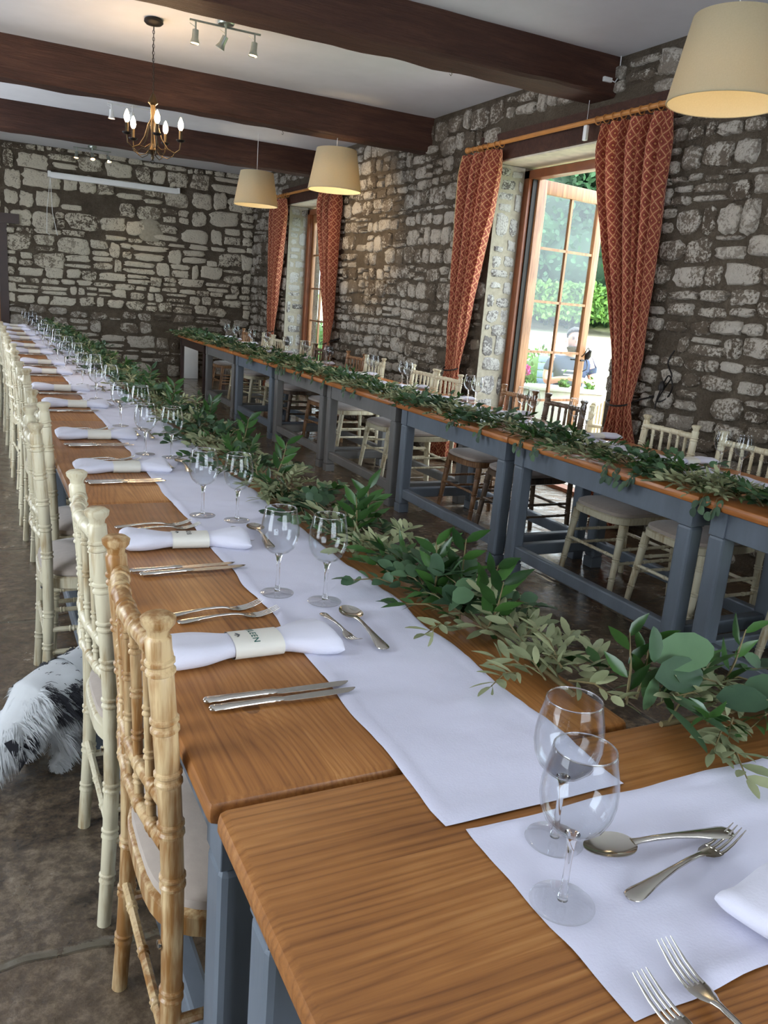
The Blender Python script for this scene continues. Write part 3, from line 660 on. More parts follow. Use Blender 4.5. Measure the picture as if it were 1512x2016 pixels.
# ------------------------------------------------------------------ cloth runners
def runner(name, x0, x1, y0, y1, label, seed, along='y', z=0.7415, wob=0.016, swing=0.0, group=None):
    b = MB(); b.recalc = False; L = (y1-y0) if along == 'y' else (x1-x0); nv = int(L/0.018); nu = 26
    def P(u, v):
        if along == 'y':
            y = y0+(y1-y0)*v; e = swing*noise.noise(Vector((y*1.7, seed, 0)))
            x = x0+(x1-x0)*u+wob*noise.noise(Vector((y*7, round(u)*3+seed, 1)))*(abs(u-0.5)*2)**3+e
        else:
            x = x0+(x1-x0)*v; y = y0+(y1-y0)*u+0.006*noise.noise(Vector((x*9, round(u)*3+seed, 1)))*(abs(u-0.5)*2)**3
            if v < 0.02: x += 0.004*noise.noise(Vector((y*11, 0, seed)))
        f = noise.noise(Vector((x*(2.5 if along == 'y' else 9)+y*1.5, y*(9 if along == 'y' else 2.5), seed)))
        h = 0.0065*max(0, f)+0.0055*abs(noise.noise(Vector((x*6, y*17+x*3, seed+5))))+0.0012*noise.noise(Vector((x*25, y*25, seed)))
        hem = 0.0024 if (u < 0.07 or u > 0.93) else 0
        ev = v*L
        if ev < 0.03 or L-ev < 0.03: hem = 0.0009
        if u < 0.001 or u > 0.999 or v < 1e-4 or v > 0.9999: hem = -0.0012; h *= 0.6
        return (x, y, z+0.0012+h+hem)
    if along == 'y': b.grid(P, nu, nv)
    else:
        b.grid(P, nu, nv); b.f = [f[::-1] for f in b.f]
    o = b.build(name, M_CLOTH, angle=60)
    return tag(o, label, 'table runner', group)
runner('table_runner', 0.515, 0.805, 0.752, 11.62, 'long white cloth runner down the left row of tables', 1, swing=0.012)
runner('table_runner', 0.527, 3.3, 0.436, 0.736, 'white cloth runner on the closest table, its corner in the foreground', 2, along='x')
runner('table_runner', 2.80, 3.08, 1.1, 11.3, 'white cloth runner on the right row, half hidden by greenery', 3, swing=0.01)

# ------------------------------------------------------------------ chairs
def bamboo(p0, p1, r0, r1, nodes, seg=14, bend=None, endcap=None, ring=0.14):
    """turned rod with pairs of raised rings at the node positions"""
    pts = []; rad = []
    ts = [(0.0, 1.0)]
    L = (Vector(p1)-Vector(p0)).length
    for nd in nodes:
        for d_, k in ((-0.018, 1.0), (-0.013, 0.95), (-0.010, 1+ring), (-0.006, 1+ring), (-0.002, 0.97), (0.002, 0.97), (0.006, 1+ring), (0.010, 1+ring), (0.013, 0.95), (0.018, 1.0)):
            ts.append((nd+d_/L*(r0/0.019)**0.5, k))
    ts.append((1.0, 1.0)); ts = [q for q in ts if 0 <= q[0] <= 1]; ts.sort()
    for tt, k in ts:
        p = Vector(p0).lerp(Vector(p1), tt)
        if bend: p = p+Vector(bend(tt))
        pts.append(p); rad.append((r0+(r1-r0)*tt)*k)
    return pts, rad
def make_chair(mat):
    t = bpy.data.objects.new('chiavari_chair', None); C.objects.link(t)   # origin: floor, midway between back legs; +x is the front
    for s in (-1, 1):
        def bend(tt, s=s):
            z = tt*0.9; return (0.022*math.sin(PI*min(1, z/0.9)), 0.0, 0)
        pts, rad = bamboo((-0.005, s*0.19, 0), (-0.012, s*0.178, 0.885), 0.0150, 0.0182, [0.13, 0.25, 0.37, 0.585, 0.68, 0.77, 0.86, 0.955], 16, bend, ring=0.16)
        pts += [Vector(p) for p in ((-0.012, s*0.178, 0.889), (-0.012, s*0.178, 0.897), (-0.012, s*0.178, 0.905), (-0.012, s*0.178, 0.913), (-0.012, s*0.178, 0.918))]
        rad += [0.0145, 0.016, 0.0225, 0.024, 0.017]
        b = MB(); b.tube(pts, rad, 16); b.build('back_leg', mat, t)
    arch = lambda tt: (0.0-0.020*math.sin(PI*tt), 0, 0)
    pts, rad = bamboo((-0.004, -0.178, 0.858), (-0.004, 0.178, 0.858), 0.0145, 0.0145, [0.12, 0.3, 0.5, 0.7, 0.88], 12, arch)
    b = MB(); b.tube(pts, rad, 12); b.build('top_rail', mat, t)
    for z in (0.640, 0.575):
        pts, rad = bamboo((0.002, -0.18, z), (0.002, 0.18, z), 0.0115, 0.0115, [0.12, 0.3, 0.5, 0.7, 0.88], 10, arch)
        b = MB(); b.tube(pts, rad, 10); b.build('mid_rail', mat, t)
    for k in range(5):
        y = -0.118+0.059*k; dx = -0.020*math.sin(PI*(y+0.178)/0.356)
        pts, rad = bamboo((0.004+dx, y, 0.575), (-0.004+dx, y, 0.86), 0.0075, 0.0085, [0.12, 0.38, 0.62, 0.86], 10, None, ring=0.28)
        b = MB(); b.tube(pts, rad, 10); b.build('spindle', mat, t)
    # seat frame: rounded board
    def seatring(z, grow=0.0, n=40):
        out = []
        for k in range(n):
            th = 2*PI*k/n; c, s_ = math.cos(th), math.sin(th); e = 0.55
            x = 0.205+(0.215+grow)*math.copysign(abs(c)**e, c); y = (0.195+grow+(0.03 if c > 0 else 0)*abs(c))*math.copysign(abs(s_)**e, s_)
            out.append((x, y, z))
        return out
    def loftrings(rs):
        b = MB(); n = len(rs[0]); vs = [p for r_ in rs for p in r_]; fs = []
        for i in range(len(rs)-1):
            for k in range(n): fs.append((i*n+k, i*n+(k+1) % n, (i+1)*n+(k+1) % n, (i+1)*n+k))
        fs.append(tuple(range(n))[::-1]); fs.append(tuple((len(rs)-1)*n+k for k in range(n))); b.add(vs, fs); return b
    loftrings([seatring(0.400, -0.006), seatring(0.404, 0), seatring(0.434, 0), seatring(0.438, -0.005)]).build('seat_frame', mat, t)
    loftrings([seatring(0.438, -0.014), seatring(0.446, -0.006), seatring(0.458, -0.008), seatring(0.470, -0.03), seatring(0.478, -0.07), seatring(0.480, -0.13)]).build('seat_cushion', M_CUSH, t)
    for s in (-1, 1):
        pts, rad = bamboo((0.415, s*0.205, 0), (0.365, s*0.185, 0.402), 0.0135, 0.021, [0.3, 0.55, 0.84], 14)
        b = MB(); b.tube(pts, rad, 14); b.build('front_leg', mat, t)
        for z in (0.20, 0.275):
            pts, rad = bamboo((0.005, s*0.188, z), (0.388, s*0.196, z), 0.0085, 0.0085, [0.2, 0.5, 0.8], 8, ring=0.25)
            b = MB(); b.tube(pts, rad, 8); b.build('stretcher', mat, t)
    for z in (0.235, ):
        pts, rad = bamboo((0.389, -0.196, z), (0.389, 0.196, z), 0.0085, 0.0085, [0.2, 0.5, 0.8], 8, ring=0.25)
        b = MB(); b.tube(pts, rad, 8); b.build('stretcher', mat, t)
    pts, rad = bamboo((0.006, -0.188, 0.24), (0.006, 0.188, 0.24), 0.0085, 0.0085, [0.2, 0.5, 0.8], 8, ring=0.25)
    b = MB(); b.tube(pts, rad, 8); b.build('stretcher', mat, t)
    b = MB(); b.lathe([(0, -0.002), (0.006, -0.002), (0.007, 0.002), (0.004, 0.0035), (0, 0.0035)], 12, mat=Matrix.Translation((-0.006, -0.184, 0.415)) @ Matrix.Rotation(-PI/2, 4, 'Y')); b.build('bolt_cap', M_STEEL, t)
    return t
CH = make_chair(M_TAN); CH.location = (0.216, 1.215, 0); CH.scale = (1, 1.03, 1.035)
tag(CH, 'tan limewashed bamboo-style chair, closest to the camera', 'chair')
LY = [1.78, 2.80, 3.25, 4.38, 5.05, 5.92, 6.6, 7.5, 8.15, 9.0, 9.7, 10.6, 11.2]
for k, y in enumerate(LY):
    far = k > 6
    dup(CH, (0.220+rnd.uniform(-.010, .005)-(0.045 if k == 1 else 0), y, 0), rnd.uniform(-.06, .06)+(0.10 if k == 2 else 0), 'cream limewashed chair beside the left row, %s from the camera' % ORD[k+1], 'cream chairs along the left row', swap={M_TAN: M_CREAM}, scale=(1, 0.97, 1.03))
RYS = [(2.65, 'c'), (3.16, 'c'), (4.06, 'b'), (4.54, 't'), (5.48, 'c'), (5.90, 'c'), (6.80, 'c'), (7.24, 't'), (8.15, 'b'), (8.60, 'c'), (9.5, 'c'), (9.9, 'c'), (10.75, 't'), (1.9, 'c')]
txt = {2.65: 'cream chair cut by the right edge, behind the nearest glasses of the right row', 3.16: 'cream chair right of the large curtain, its five spindles clear against the stone',
       4.06: 'cream chair, browned for backlight, standing in front of the open glazed door', 4.54: 'light tan chair left of the backlit one, before the door frame', 5.48: 'cream chair whose back stands in front of the left curtain of the near window',
       5.90: 'cream chair left of the one before the curtain, against bare stone', 6.80: 'cream chair behind the right row, third to the left of the near window curtain', 7.24: 'tan chair behind the paired glasses right of the far window curtain', 8.15: 'dark chair in front of the far window glass', 1.9: 'cream chair just outside the right edge of the photo'}
for k, (y, c) in enumerate(RYS):
    mt = {'c': M_CREAM, 'b': M_BACKLITCH, 't': M_TANPLAIN}[c]
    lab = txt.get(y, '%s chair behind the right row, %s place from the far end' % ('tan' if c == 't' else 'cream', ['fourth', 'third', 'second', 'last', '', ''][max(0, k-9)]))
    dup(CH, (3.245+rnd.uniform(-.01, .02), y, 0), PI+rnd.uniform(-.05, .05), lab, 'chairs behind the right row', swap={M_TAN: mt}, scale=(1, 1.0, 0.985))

# ------------------------------------------------------------------ glassware, cutlery, napkins
def make_glass(h=0.19):
    t = bpy.data.objects.new('wine_glass', None); C.objects.link(t); k = h/0.19
    out = [(0.0045, 0.088), (0.010, 0.0905), (0.020, 0.096), (0.029, 0.106), (0.0345, 0.120), (0.0368, 0.134), (0.0365, 0.148), (0.0345, 0.164), (0.0315, 0.180), (0.0300, 0.190)]
    b = MB(); prof = [(r*1.12, z) for r, z in out]
    seq = [(0, prof[0][1])]+prof+[(prof[-1][0]-0.0006, 0.1907), (prof[-1][0]-0.0014, 0.190)]+[(r-0.0014, z+0.0012) for r, z in prof[::-1][1:-1]]+[(0, prof[0][1]+0.004)]
    b.lathe([(r*k, z*k) for r, z in seq], 36); b.build('bowl', M_BOWL, t, angle=80)
    b = MB(); seq = [(0, 0.004), (0.006, 0.006), (0.0055, 0.012), (0.0042, 0.022), (0.0036, 0.04), (0.0038, 0.065), (0.0052, 0.080), (0.0085, 0.0885), (0, 0.0895)]
    b.lathe([(r*k, z*k) for r, z in seq], 18); b.build('stem', M_GLASS, t, angle=80)
    b = MB(); seq = [(0, 0.0008), (0.030, 0.0004), (0.0355, 0.001), (0.0362, 0.002), (0.034, 0.0028), (0.020, 0.0042), (0.009, 0.0062), (0, 0.007)]
    b.lathe([(r*k, z*k) for r, z in seq], 36); b.build('foot', M_FOOT, t, angle=80)
    b = MB(); b.tube([((prof[-1][0]-0.0007)*k*math.cos(a), (prof[-1][0]-0.0007)*k*math.sin(a), 0.1905*k) for a in [2*PI*q/36 for q in range(37)]], 0.0009, 6, caps=False); b.build('rim', M_GLASS, t, angle=80)
    return t
def ribbon(b, path, prof=6):
    """path: (x, halfwidth, thickness, zc) stations -> flattened elliptical bar along x"""
    n = 10; vs = []; fs = []
    for (x, hw, th, zc) in path:
        for k in range(n):
            a = 2*PI*k/n; vs.append((x, hw*math.copysign(abs(math.cos(a))**0.8, math.cos(a)), zc+th*math.sin(a)))
    m = len(path)
    for i in range(m-1):
        for k in range(n): fs.append((i*n+k, i*n+(k+1) % n, (i+1)*n+(k+1) % n, (i+1)*n+k))
    fs.append(tuple(range(n))[::-1]); fs.append(tuple((m-1)*n+k for k in range(n))); b.add(vs, fs)
HANDLE = [(0.000, 0.003, 0.0012, 0.003), (0.003, 0.0085, 0.002, 0.003), (0.008, 0.0108, 0.0026, 0.0032), (0.016, 0.0110, 0.003, 0.0036), (0.03, 0.009, 0.003, 0.0048), (0.05, 0.0066, 0.0028, 0.0066), (0.08, 0.0042, 0.0026, 0.0086), (0.105, 0.0036, 0.0028, 0.0088)]
def make_fork(L, name, mat=None):
    t = bpy.data.objects.new(name, None); C.objects.link(t); k = L/0.205
    hd = HANDLE+[(0.122, 0.0036, 0.0026, 0.0076), (0.132, 0.006, 0.0018, 0.0062)]
    b = MB(); ribbon(b, [(x*k, w_*k, th*k, z*k+0.0006) for x, w_, th, z in hd]); b.build('handle', M_STEEL, t, angle=60)
    b = MB()
    ribbon(b, [(x*k, w_*k, th*k, z*k+0.0006) for x, w_, th, z in [(0.130, 0.0055, 0.0016, 0.0064), (0.140, 0.0105, 0.0012, 0.0040), (0.150, 0.0125, 0.001, 0.0026), (0.158, 0.0125, 0.001, 0.0022)]])
    for q in range(4):
        y = (-0.0095+q*0.00633)
        b.tube([(0.155*k, y*k, 0.0028*k), (0.165*k, y*k, 0.0030*k), (0.180*k, y*0.98*k, 0.0062*k), (0.195*k, y*0.95*k, 0.0118*k), (0.205*k, y*0.93*k, 0.0165*k)], [0.0021*k, 0.0019*k, 0.0016*k, 0.0012*k, 0.0006*k], 6)
    b.build('tines', M_STEEL, t, angle=60); return t
def make_spoon(L):
    t = bpy.data.objects.new('dessert_spoon', None); C.objects.link(t); k = L/0.19
    b = MB(); ribbon(b, [(x*k, w_*k, th*k, z*k+0.0006) for x, w_, th, z in HANDLE+[(0.122, 0.0036, 0.0026, 0.0080), (0.132, 0.006, 0.0018, 0.0072)]]); b.build('handle', M_STEEL, t, angle=60)
    b = MB(); b.recalc = False; cx, A, B = 0.160, 0.031, 0.0205
    def P(u, v, dz=0.0):
        a = 2*PI*u; r = v; x = cx+A*r*math.cos(a); y = B*r*math.sin(a)*(1-0.12*math.cos(a)); return (x*k, y*k, (0.0018+0.0072*r**2.2+dz)*k)
    b.grid(lambda u, v: P(u, v), 28, 8); b.grid(lambda u, v: P(1-u, v, -0.0011), 28, 8)
    b.grid(lambda u, v: P(1-u, 1.0, -0.0011*(1-v)), 28, 1)
    b.build('bowl', M_STEEL, t, angle=60); return t
def make_knife(L=0.242):
    t = bpy.data.objects.new('table_knife', None); C.objects.link(t); k = L/0.24
    b = MB(); ribbon(b, [(x*k, w_*k, th*k, 0.0055) for x, w_, th in [(0, 0.003, 0.002), (0.003, 0.008, 0.0042), (0.010, 0.0092, 0.0048), (0.016, 0.0080, 0.0044), (0.020, 0.0086, 0.0046), (0.06, 0.0074, 0.0042), (0.095, 0.0068, 0.004), (0.100, 0.008, 0.0046), (0.104, 0.0068, 0.004), (0.112, 0.0066, 0.0036), (0.118, 0.0055, 0.003)]]); b.build('handle', M_STEEL, t, angle=50)
    b = MB(); st = [(0.114, -0.005, 0.005), (0.125, -0.0075, 0.0068), (0.16, -0.0085, 0.0072), (0.20, -0.0090, 0.0072), (0.225, -0.0075, 0.0068), (0.236, -0.002, 0.0060), (0.242, 0.004, 0.0048)]
    vs = []; fs = []
    for x, y0, y1 in st:
        vs += [(x*k, y0*k, 0.0042), (x*k, y1*k, 0.0036), (x*k, y1*k, 0.0056), (x*k, y0*k, 0.0046)]
    for i in range(len(st)-1):
        for q in range(4): fs.append((i*4+q, i*4+(q+1) % 4, (i+1)*4+(q+1) % 4, (i+1)*4+q))
    fs += [(3, 2, 1, 0), tuple((len(st)-1)*4+q for q in range(4))]; b.add(vs, fs); b.build('blade', M_STEEL, t, angle=30); return t

def make_napkin(L, W, seed, band=True, name_txt=None):
    """folded napkin along local x, squeezed in the middle by a card band"""
    t = bpy.data.objects.new('folded_napkin', None); C.objects.link(t)
    b = MB(); b.recalc = False; nu, nv = 60, 48
    def half(x):   # half width, half height
        m = max(0.0, abs(x-0.525*L)/L-0.15)/0.35; pin = math.exp(-(m/0.42)**2)
        w_ = W*0.5*(1-0.42*pin); h = 0.0195-0.0035*pin+0.002*math.sin(m*3)
        e = min(1, min(x, L-x)/0.014); h *= (0.45+0.55*math.sqrt(max(e, 0.0)))
        if x > L/2: w_ *= 1.0+0.22*m
        return w_, h
    def P(u, v):
        x = L*u; a = 2*PI*v; w_, h = half(x); m = max(0.0, abs(u-0.525)-0.14)*2.6
        c, s_ = math.cos(a), math.sin(a)
        y = w_*math.copysign(abs(c)**0.75, c); z = h*math.copysign(abs(s_)**0.9, s_)
        cr = 0.0065*m*math.sin(a*2+3*m+seed)*(s_ > -0.2)+0.0055*noise.noise(Vector((u*5+seed, c*2.4, s_*2)))*(0.05+m)
        if s_ > 0: z += cr*s_
        y += 0.010*noise.noise(Vector((u*3, seed, c)))*m
        return (x+0.012*(c*(0.6 if u > 0.5 else -0.5))*max(0, m-0.75)*3, y, max(0.001, z+0.0195))
    b.grid(P, nu, nv)
    for uu in (0, 1):
        ring = [P(uu, j/nv) for j in range(nv)]; cc = tuple(sum(p[q] for p in ring)/nv for q in range(3)); cc = (cc[0]+(0.012 if uu == 0 else -0.010), cc[1], cc[2])
        fs = [((j, (j+1) % nv, nv) if uu == 0 else ((j+1) % nv, j, nv)) for j in range(nv)]
        b.add(ring+[cc], fs)
    b.f = [f[::-1] for f in b.f]
    b.build('napkin_cloth', M_NAPKIN, t, angle=75)
    if band:
        b = MB(); b.recalc = False; x0, x1 = 0.38*L, 0.67*L
        def PB(u, v):
            x = x0+(x1-x0)*u; a = 2*PI*v; w_, h = half(L*0.52); c, s_ = math.cos(a), math.sin(a)
            return (x, (w_+0.003)*math.copysign(abs(c)**0.85, c), max(0.0008, 0.0185+(h+0.0030)*math.copysign(abs(s_)**0.8, s_)))
        b.grid(PB, 6, 48); b.f = [f[::-1] for f in b.f]; bd = b.build('paper_band', M_PAPER, t, angle=60)
        w_, h = half(L*0.52)
        if name_txt:
            cu = bpy.data.curves.new('n', 'FONT'); cu.body = name_txt; cu.size = 0.0165; cu.align_x = 'CENTER'; cu.space_character = 1.25; cu.extrude = 0.00012; cu.offset = 0.0001
            to = bpy.data.objects.new('t', cu); C.objects.link(to); dg = bpy.context.evaluated_depsgraph_get(); me = bpy.data.meshes.new_from_object(to.evaluated_get(dg))
            bpy.data.objects.remove(to)
            Z0 = 0.0185+h+0.0034
            for v in me.vertices:   # reading direction -y, letter tops towards +x, bent over the band
                lx, ly = v.co.x, v.co.y
                y = -lx; q = min(0.98, abs(y)/(w_+0.003)); zz = 0.0185+(h+0.0030)*math.sin(math.acos(q**(1/0.85)))**0.8+0.0006
                v.co = Vector((x0+0.036+ly, y, zz+v.co.z))
            me.materials.clear(); me.materials.append(M_INK if name_txt == 'EILEEN' else M_INKG)
            no = bpy.data.objects.new('name_lettering', me); C.objects.link(no); no.parent = bd; no['label'] = 'printed name '+name_txt
            b = MB()
            for aa in (0.5, -0.5): b.lathe([(0, 0), (0.0032, 0), (0.0032, 0.0004), (0, 0.0004)], 10, mat=Matrix.Translation((x0+0.014, 0.0045*aa*2, Z0-0.0002)) @ Matrix.Rotation(aa*1.2, 4, 'Z') @ Matrix.Diagonal((0.5, 1.6, 1, 1)))
            b.tube([(x0+0.008, 0, Z0+0.0002), (x0+0.018, 0, Z0+0.0002)], 0.0005, 4)
            b.build('printed_sprig', M_INKG, bd)
    return t
GL = make_glass(); FK = make_fork(0.205, 'dinner_fork'); DF = make_fork(0.165, 'dessert_fork'); SP = make_spoon(0.175); KN = make_knife()
NAP = {'EILEEN': make_napkin(0.315, 0.125, 1, True, 'EILEEN'), 'BOB': make_napkin(0.31, 0.115, 2.6, True, 'BOB'), '': make_napkin(0.31, 0.112, 4.1, True, None)}
first = set()
def put(root, loc, rz, label, cat, group=None, rot=None, scale=None):
    if root.name not in first:
        first.add(root.name); KIDS[root.name] = kids(root)
        # keep the prototype itself as the first instance, after remembering its children
        tag(root, label, cat, group); root.location = loc; root.rotation_euler = rot or (0, 0, rz)
        if scale: root.scale = scale
        return root
    r = dup(root, loc, rz, label, group, rot=rot, scale=scale); r['category'] = cat; return r
ZC = 0.7482; ZT = 0.7402
# places on the left row: y of each napkin
PL = []
for k in range(7):
    PL += [1.32+1.545*k, 1.965+1.545*k]
for i, y in enumerate(PL):
    nm = 'EILEEN' if i == 0 else ('BOB' if i == 1 else '')
    wh = 'at the EILEEN place' if i == 0 else ('at the BOB place' if i == 1 else 'at the %s place from the camera, left row' % ORD[i])
    j = lambda s=0.006: rnd.uniform(-s, s)
    a = {0: 0.02, 1: -0.10}.get(i, j(0.08))
    xs = {0: 0.268, 1: 0.305}.get(i, 0.285+j(0.012))
    put(NAP[nm], (xs, y+(0.03 if i == 1 else 0), ZT), a, 'folded white napkin in a card band '+wh, 'napkin', 'napkins on the left row', rot=(0, 0.008, a))
    for s, dy in (('inner', -0.165), ('outer', -0.195)):
        put(KN, (0.296+j(0.008)+(0.0 if s == 'inner' else 0.006), y+dy+j(0.003), ZT+0.001), j(0.02)-(0.06 if i == 0 else 0.02), 'silver table knife, %s of the pair, %s' % (s, wh), 'knife', 'knives on the left row').rotation_euler.y = -0.018
    for s, dy, dx in (('inner', 0.165, 0.018), ('outer', 0.20, -0.004)):
        put(FK, (0.312+j(0.006)+dx, y+dy+j(0.003), ZT), j(0.03)+0.03, 'silver dinner fork, %s of the pair, %s' % (s, wh), 'fork', 'dinner forks on the left row')
    # dessert cutlery: spoon bowl away, fork tines towards the knives
    put(SP, (0.656+j(), y-0.075+j(), ZC), PI/2-0.02+j(0.1), 'silver dessert spoon on the cloth '+wh, 'spoon', 'dessert spoons on the left row', scale=(1.22, 1.25, 1.2))
    put(DF, (0.612+j(), y+0.13+j(), ZC), -PI/2+0.06+j(0.1), 'silver dessert fork beside the spoon '+wh, 'fork', 'dessert forks on the left row')
    put(GL, (0.572+j(0.01), y+0.268+j(), ZC-0.001), j(1), 'wine glass, left of the pair '+wh, 'glass', 'wine glasses on the left row')
    put(GL, (0.642+j(0.008), y+0.195+j(), ZC-0.001), j(1), 'wine glass, right of the pair '+wh, 'glass', 'wine glasses on the left row')
# the closest place, on the crosswise table
put(GL, (0.556, 0.583, ZC-0.001), 0.3, 'foreground wine glass, closest of all to the camera', 'glass')
put(GL, (0.617, 0.677, ZC-0.001), 1.3, 'foreground wine glass standing behind the closest one', 'glass')
put(SP, (0.842, 0.603, ZC+0.003), math.atan2(0.631-0.603, 0.671-0.842), 'dessert spoon in the right foreground, bowl to the left', 'spoon')
put(DF, (0.628, 0.5585, ZC), math.atan2(0.600-0.5585, 0.855-0.628), 'dessert fork in the right foreground crossing in front of the spoon', 'fork', scale=(1.35, 1.25, 1.25))
put(FK, (0.597, 0.284, ZC), math.atan2(0.185, 0.012), 'dinner fork at the bottom edge, right of the two, tines up the cloth', 'fork')
put(FK, (0.562, 0.260, ZC), math.atan2(0.185, -0.006), 'dinner fork at the bottom edge, left of the two, tines up the cloth', 'fork')
nn = put(NAP[''], (0.765, 0.520, ZC-0.002), -PI/2+0.06, 'white napkin cut by the right edge of the photo, on the closest table', 'napkin')
# right row
RG = [(2.56, 'n'), (3.62, 'n'), (4.13, 'n'), (4.83, 'n'), (5.85, 'n'), (6.47, 'n'), (7.48, 'n'), (8.1, 'n'), (8.7, 'n'), (9.4, 'n'), (10.0, 'n'), (10.7, 'n'), (11.15, 'n')]
for i, (y, _) in enumerate(RG):
    wh = 'at the %s place from the camera, right row' % ORD[i]
    xo = 3.04 if i < 3 else 3.08
    j = lambda s=0.006: rnd.uniform(-s, s)
    put(GL, (xo+0.01, y+0.075, ZC-0.001), j(1), 'wine glass, left of the pair '+wh, 'glass', 'wine glasses on the right row')
    put(GL, (xo-0.015, y-0.065, ZC-0.001), j(1), 'wine glass, right of the pair '+wh, 'glass', 'wine glasses on the right row')
    dn = 0.27 if i in (0,) else (-0.10 if i in (1, 4) else 0.22)
    put(NAP[''], (3.21, y+dn, ZT), PI+j(0.1), 'white folded napkin '+wh, 'napkin', 'napkins on the right row', scale=(0.85, 1.15, 0.8))
    if i < 8:
        put(KN, (3.19, y+dn+0.13, ZT), PI+j(0.06), 'table knife beside the napkin '+wh, 'knife', 'knives on the right row')
        put(FK, (3.19, y+dn-0.13, ZT), PI+j(0.06), 'dinner fork beside the napkin '+wh, 'fork', 'forks on the right row')

# ------------------------------------------------------------------ garlands
class Leaves:
    def __init__(s): s.v = []; s.f = []
    def leaf(s, p, d, up, L, W, kind, curl=0.15):
        d = d.normalized(); side = d.cross(up)
        if side.length < 1e-3: side = d.cross(Vector((1, 0, 0)))
        side.normalize(); n = side.cross(d)
        if kind == 'round': prof = [(0, 0.06), (0.16, 0.72), (0.42, 1.0), (0.72, 0.86), (0.92, 0.42), (1.0, 0.05)]
        elif kind == 'lance': prof = [(0, 0.05), (0.15, 0.6), (0.38, 1.0), (0.65, 0.75), (0.86, 0.32), (1.0, 0.0)]
        else: prof = [(0, 0.05), (0.2, 0.7), (0.5, 1.0), (0.78, 0.75), (0.95, 0.3), (1.0, 0.02)]
        o = len(s.v)
        for t_, w_ in prof:
            c = p+d*(L*t_)+n*(-curl*L*t_*t_)
            hw = W*0.5*w_
            s.v += [tuple(c-side*hw+n*hw*0.25), tuple(c), tuple(c+side*hw+n*hw*0.25)]
        for i in range(len(prof)-1):
            a = o+i*3; s.f += [(a, a+1, a+4, a+3), (a+1, a+2, a+5, a+4)]
    def build(s, name, mat, parent=None, label=None):
        me = bpy.data.meshes.new(name); me.from_pydata(s.v, [], s.f); me.materials.append(mat)
        me.polygons.foreach_set('use_smooth', [True]*len(me.polygons))
        o = bpy.data.objects.new(name, me); C.objects.link(o); o.parent = parent
        if label: o['label'] = label
        return o
def rv(r, s=1.0): return Vector((r.gauss(0, 1), r.gauss(0, 1), r.gauss(0, 1)))*s
def garland(path, label, seed, density, width, lift, sz=1.0, droop=None):
    r = random.Random(seed); t = thing('greenery_garland', label, 'garland', (0, 0, 0))
    E, Rr, O = Leaves(), Leaves(), Leaves(); st = MB(); st.recalc = False
    pts = [Vector(p) for p in path]; segs = [(pts[i], pts[i+1]) for i in range(len(pts)-1)]
    main = []
    for a, c in segs:
        L = (c-a).length; n = int(L/0.08)
        for i in range(n): q = a.lerp(c, i/n); main.append(q+Vector((noise.noise(q*3)*0.03, noise.noise(q*3+Vector((9, 0, 0)))*0.02, 0.012)))
    st.tube(main, 0.005, 6)
    for a, c in segs:
        L = (c-a).length; ax = (c-a).normalized(); sd = Vector((ax.y, -ax.x, 0)); n = int(L*density)
        for i in range(n):
            q = a.lerp(c, r.random()); sloc = (q.y+q.x*1.3)
            sel = 0.42*math.cos((sloc-2.29)*9.38+0.7*noise.noise(Vector((sloc*1.3, seed, 0.3))))+r.gauss(0, 0.16)
            side = r.gauss(0, 0.5)
            p = q+sd*side*width*0.55+Vector((0, 0, r.uniform(0.004, 0.03)))
            d = (ax*r.choice((-1, 1, 1))*r.uniform(0.5, 1)+sd*(side*0.9+r.gauss(0, 0.5))+Vector((0, 0, abs(r.gauss(0.15, lift))))).normalized()
            sl = r.uniform(0.09, 0.17)*sz; out = max(0.0, abs((p-q).dot(sd))-width*0.5)
            kind = 'olive' if sel > 0.10 else ('round' if sel < -0.22 else 'lance')
            if kind == 'olive': d.z *= 0.6
            if droop and side*droop > 0.5: d = (d+sd*droop*0.6+Vector((0, 0, -0.5))).normalized()
            b_ = p+d*sl+Vector((0, 0, -0.25*sl*sl)); mid = p+d*sl*0.5+Vector((0, 0, 0.012))
            if b_.z < 0.755 and not droop: b_.z = 0.755+r.random()*0.01
            st.tube([p, mid, b_], [0.0022, 0.0017, 0.0009], 4, caps=False)
            k = {'olive': 9, 'round': 7, 'lance': 8}[kind]
            for m in range(k):
                f = (m+0.6)/k; base = p.lerp(mid, f*2) if f < 0.5 else mid.lerp(b_, f*2-1)
                sg = 1 if m % 2 else -1
                perp = d.cross(Vector((0, 0, 1))+rv(r, 0.4)).normalized()
                ld = (d*(0.75+0.4*f)+perp*sg*r.uniform(0.6, 1.0)+Vector((0, 0, r.uniform(-.1, .45)))).normalized()
                up = Vector((0, 0, 1))+rv(r, 0.45)
                if kind == 'olive': O.leaf(base, ld, up, r.uniform(0.040, 0.064)*sz, r.uniform(0.014, 0.020)*sz, 'oval', 0.1)
                elif kind == 'round': E.leaf(base, ld, up, r.uniform(0.028, 0.052)*sz, r.uniform(0.026, 0.040)*sz, 'round', 0.12)
                else: Rr.leaf(base, ld, up, r.uniform(0.045, 0.070)*sz, r.uniform(0.014, 0.023)*sz, 'lance', 0.2)
            # terminal leaf
            (O if kind == 'olive' else (E if kind == 'round' else Rr)).leaf(b_, d, Vector((0, 0, 1))+rv(r, 0.3), 0.05*sz, (0.014 if kind != 'round' else 0.03)*sz, 'lance' if kind == 'lance' else 'oval', 0.15)
    st.build('stems', M_STEM, t, angle=80)
    return t, E, Rr, O, r
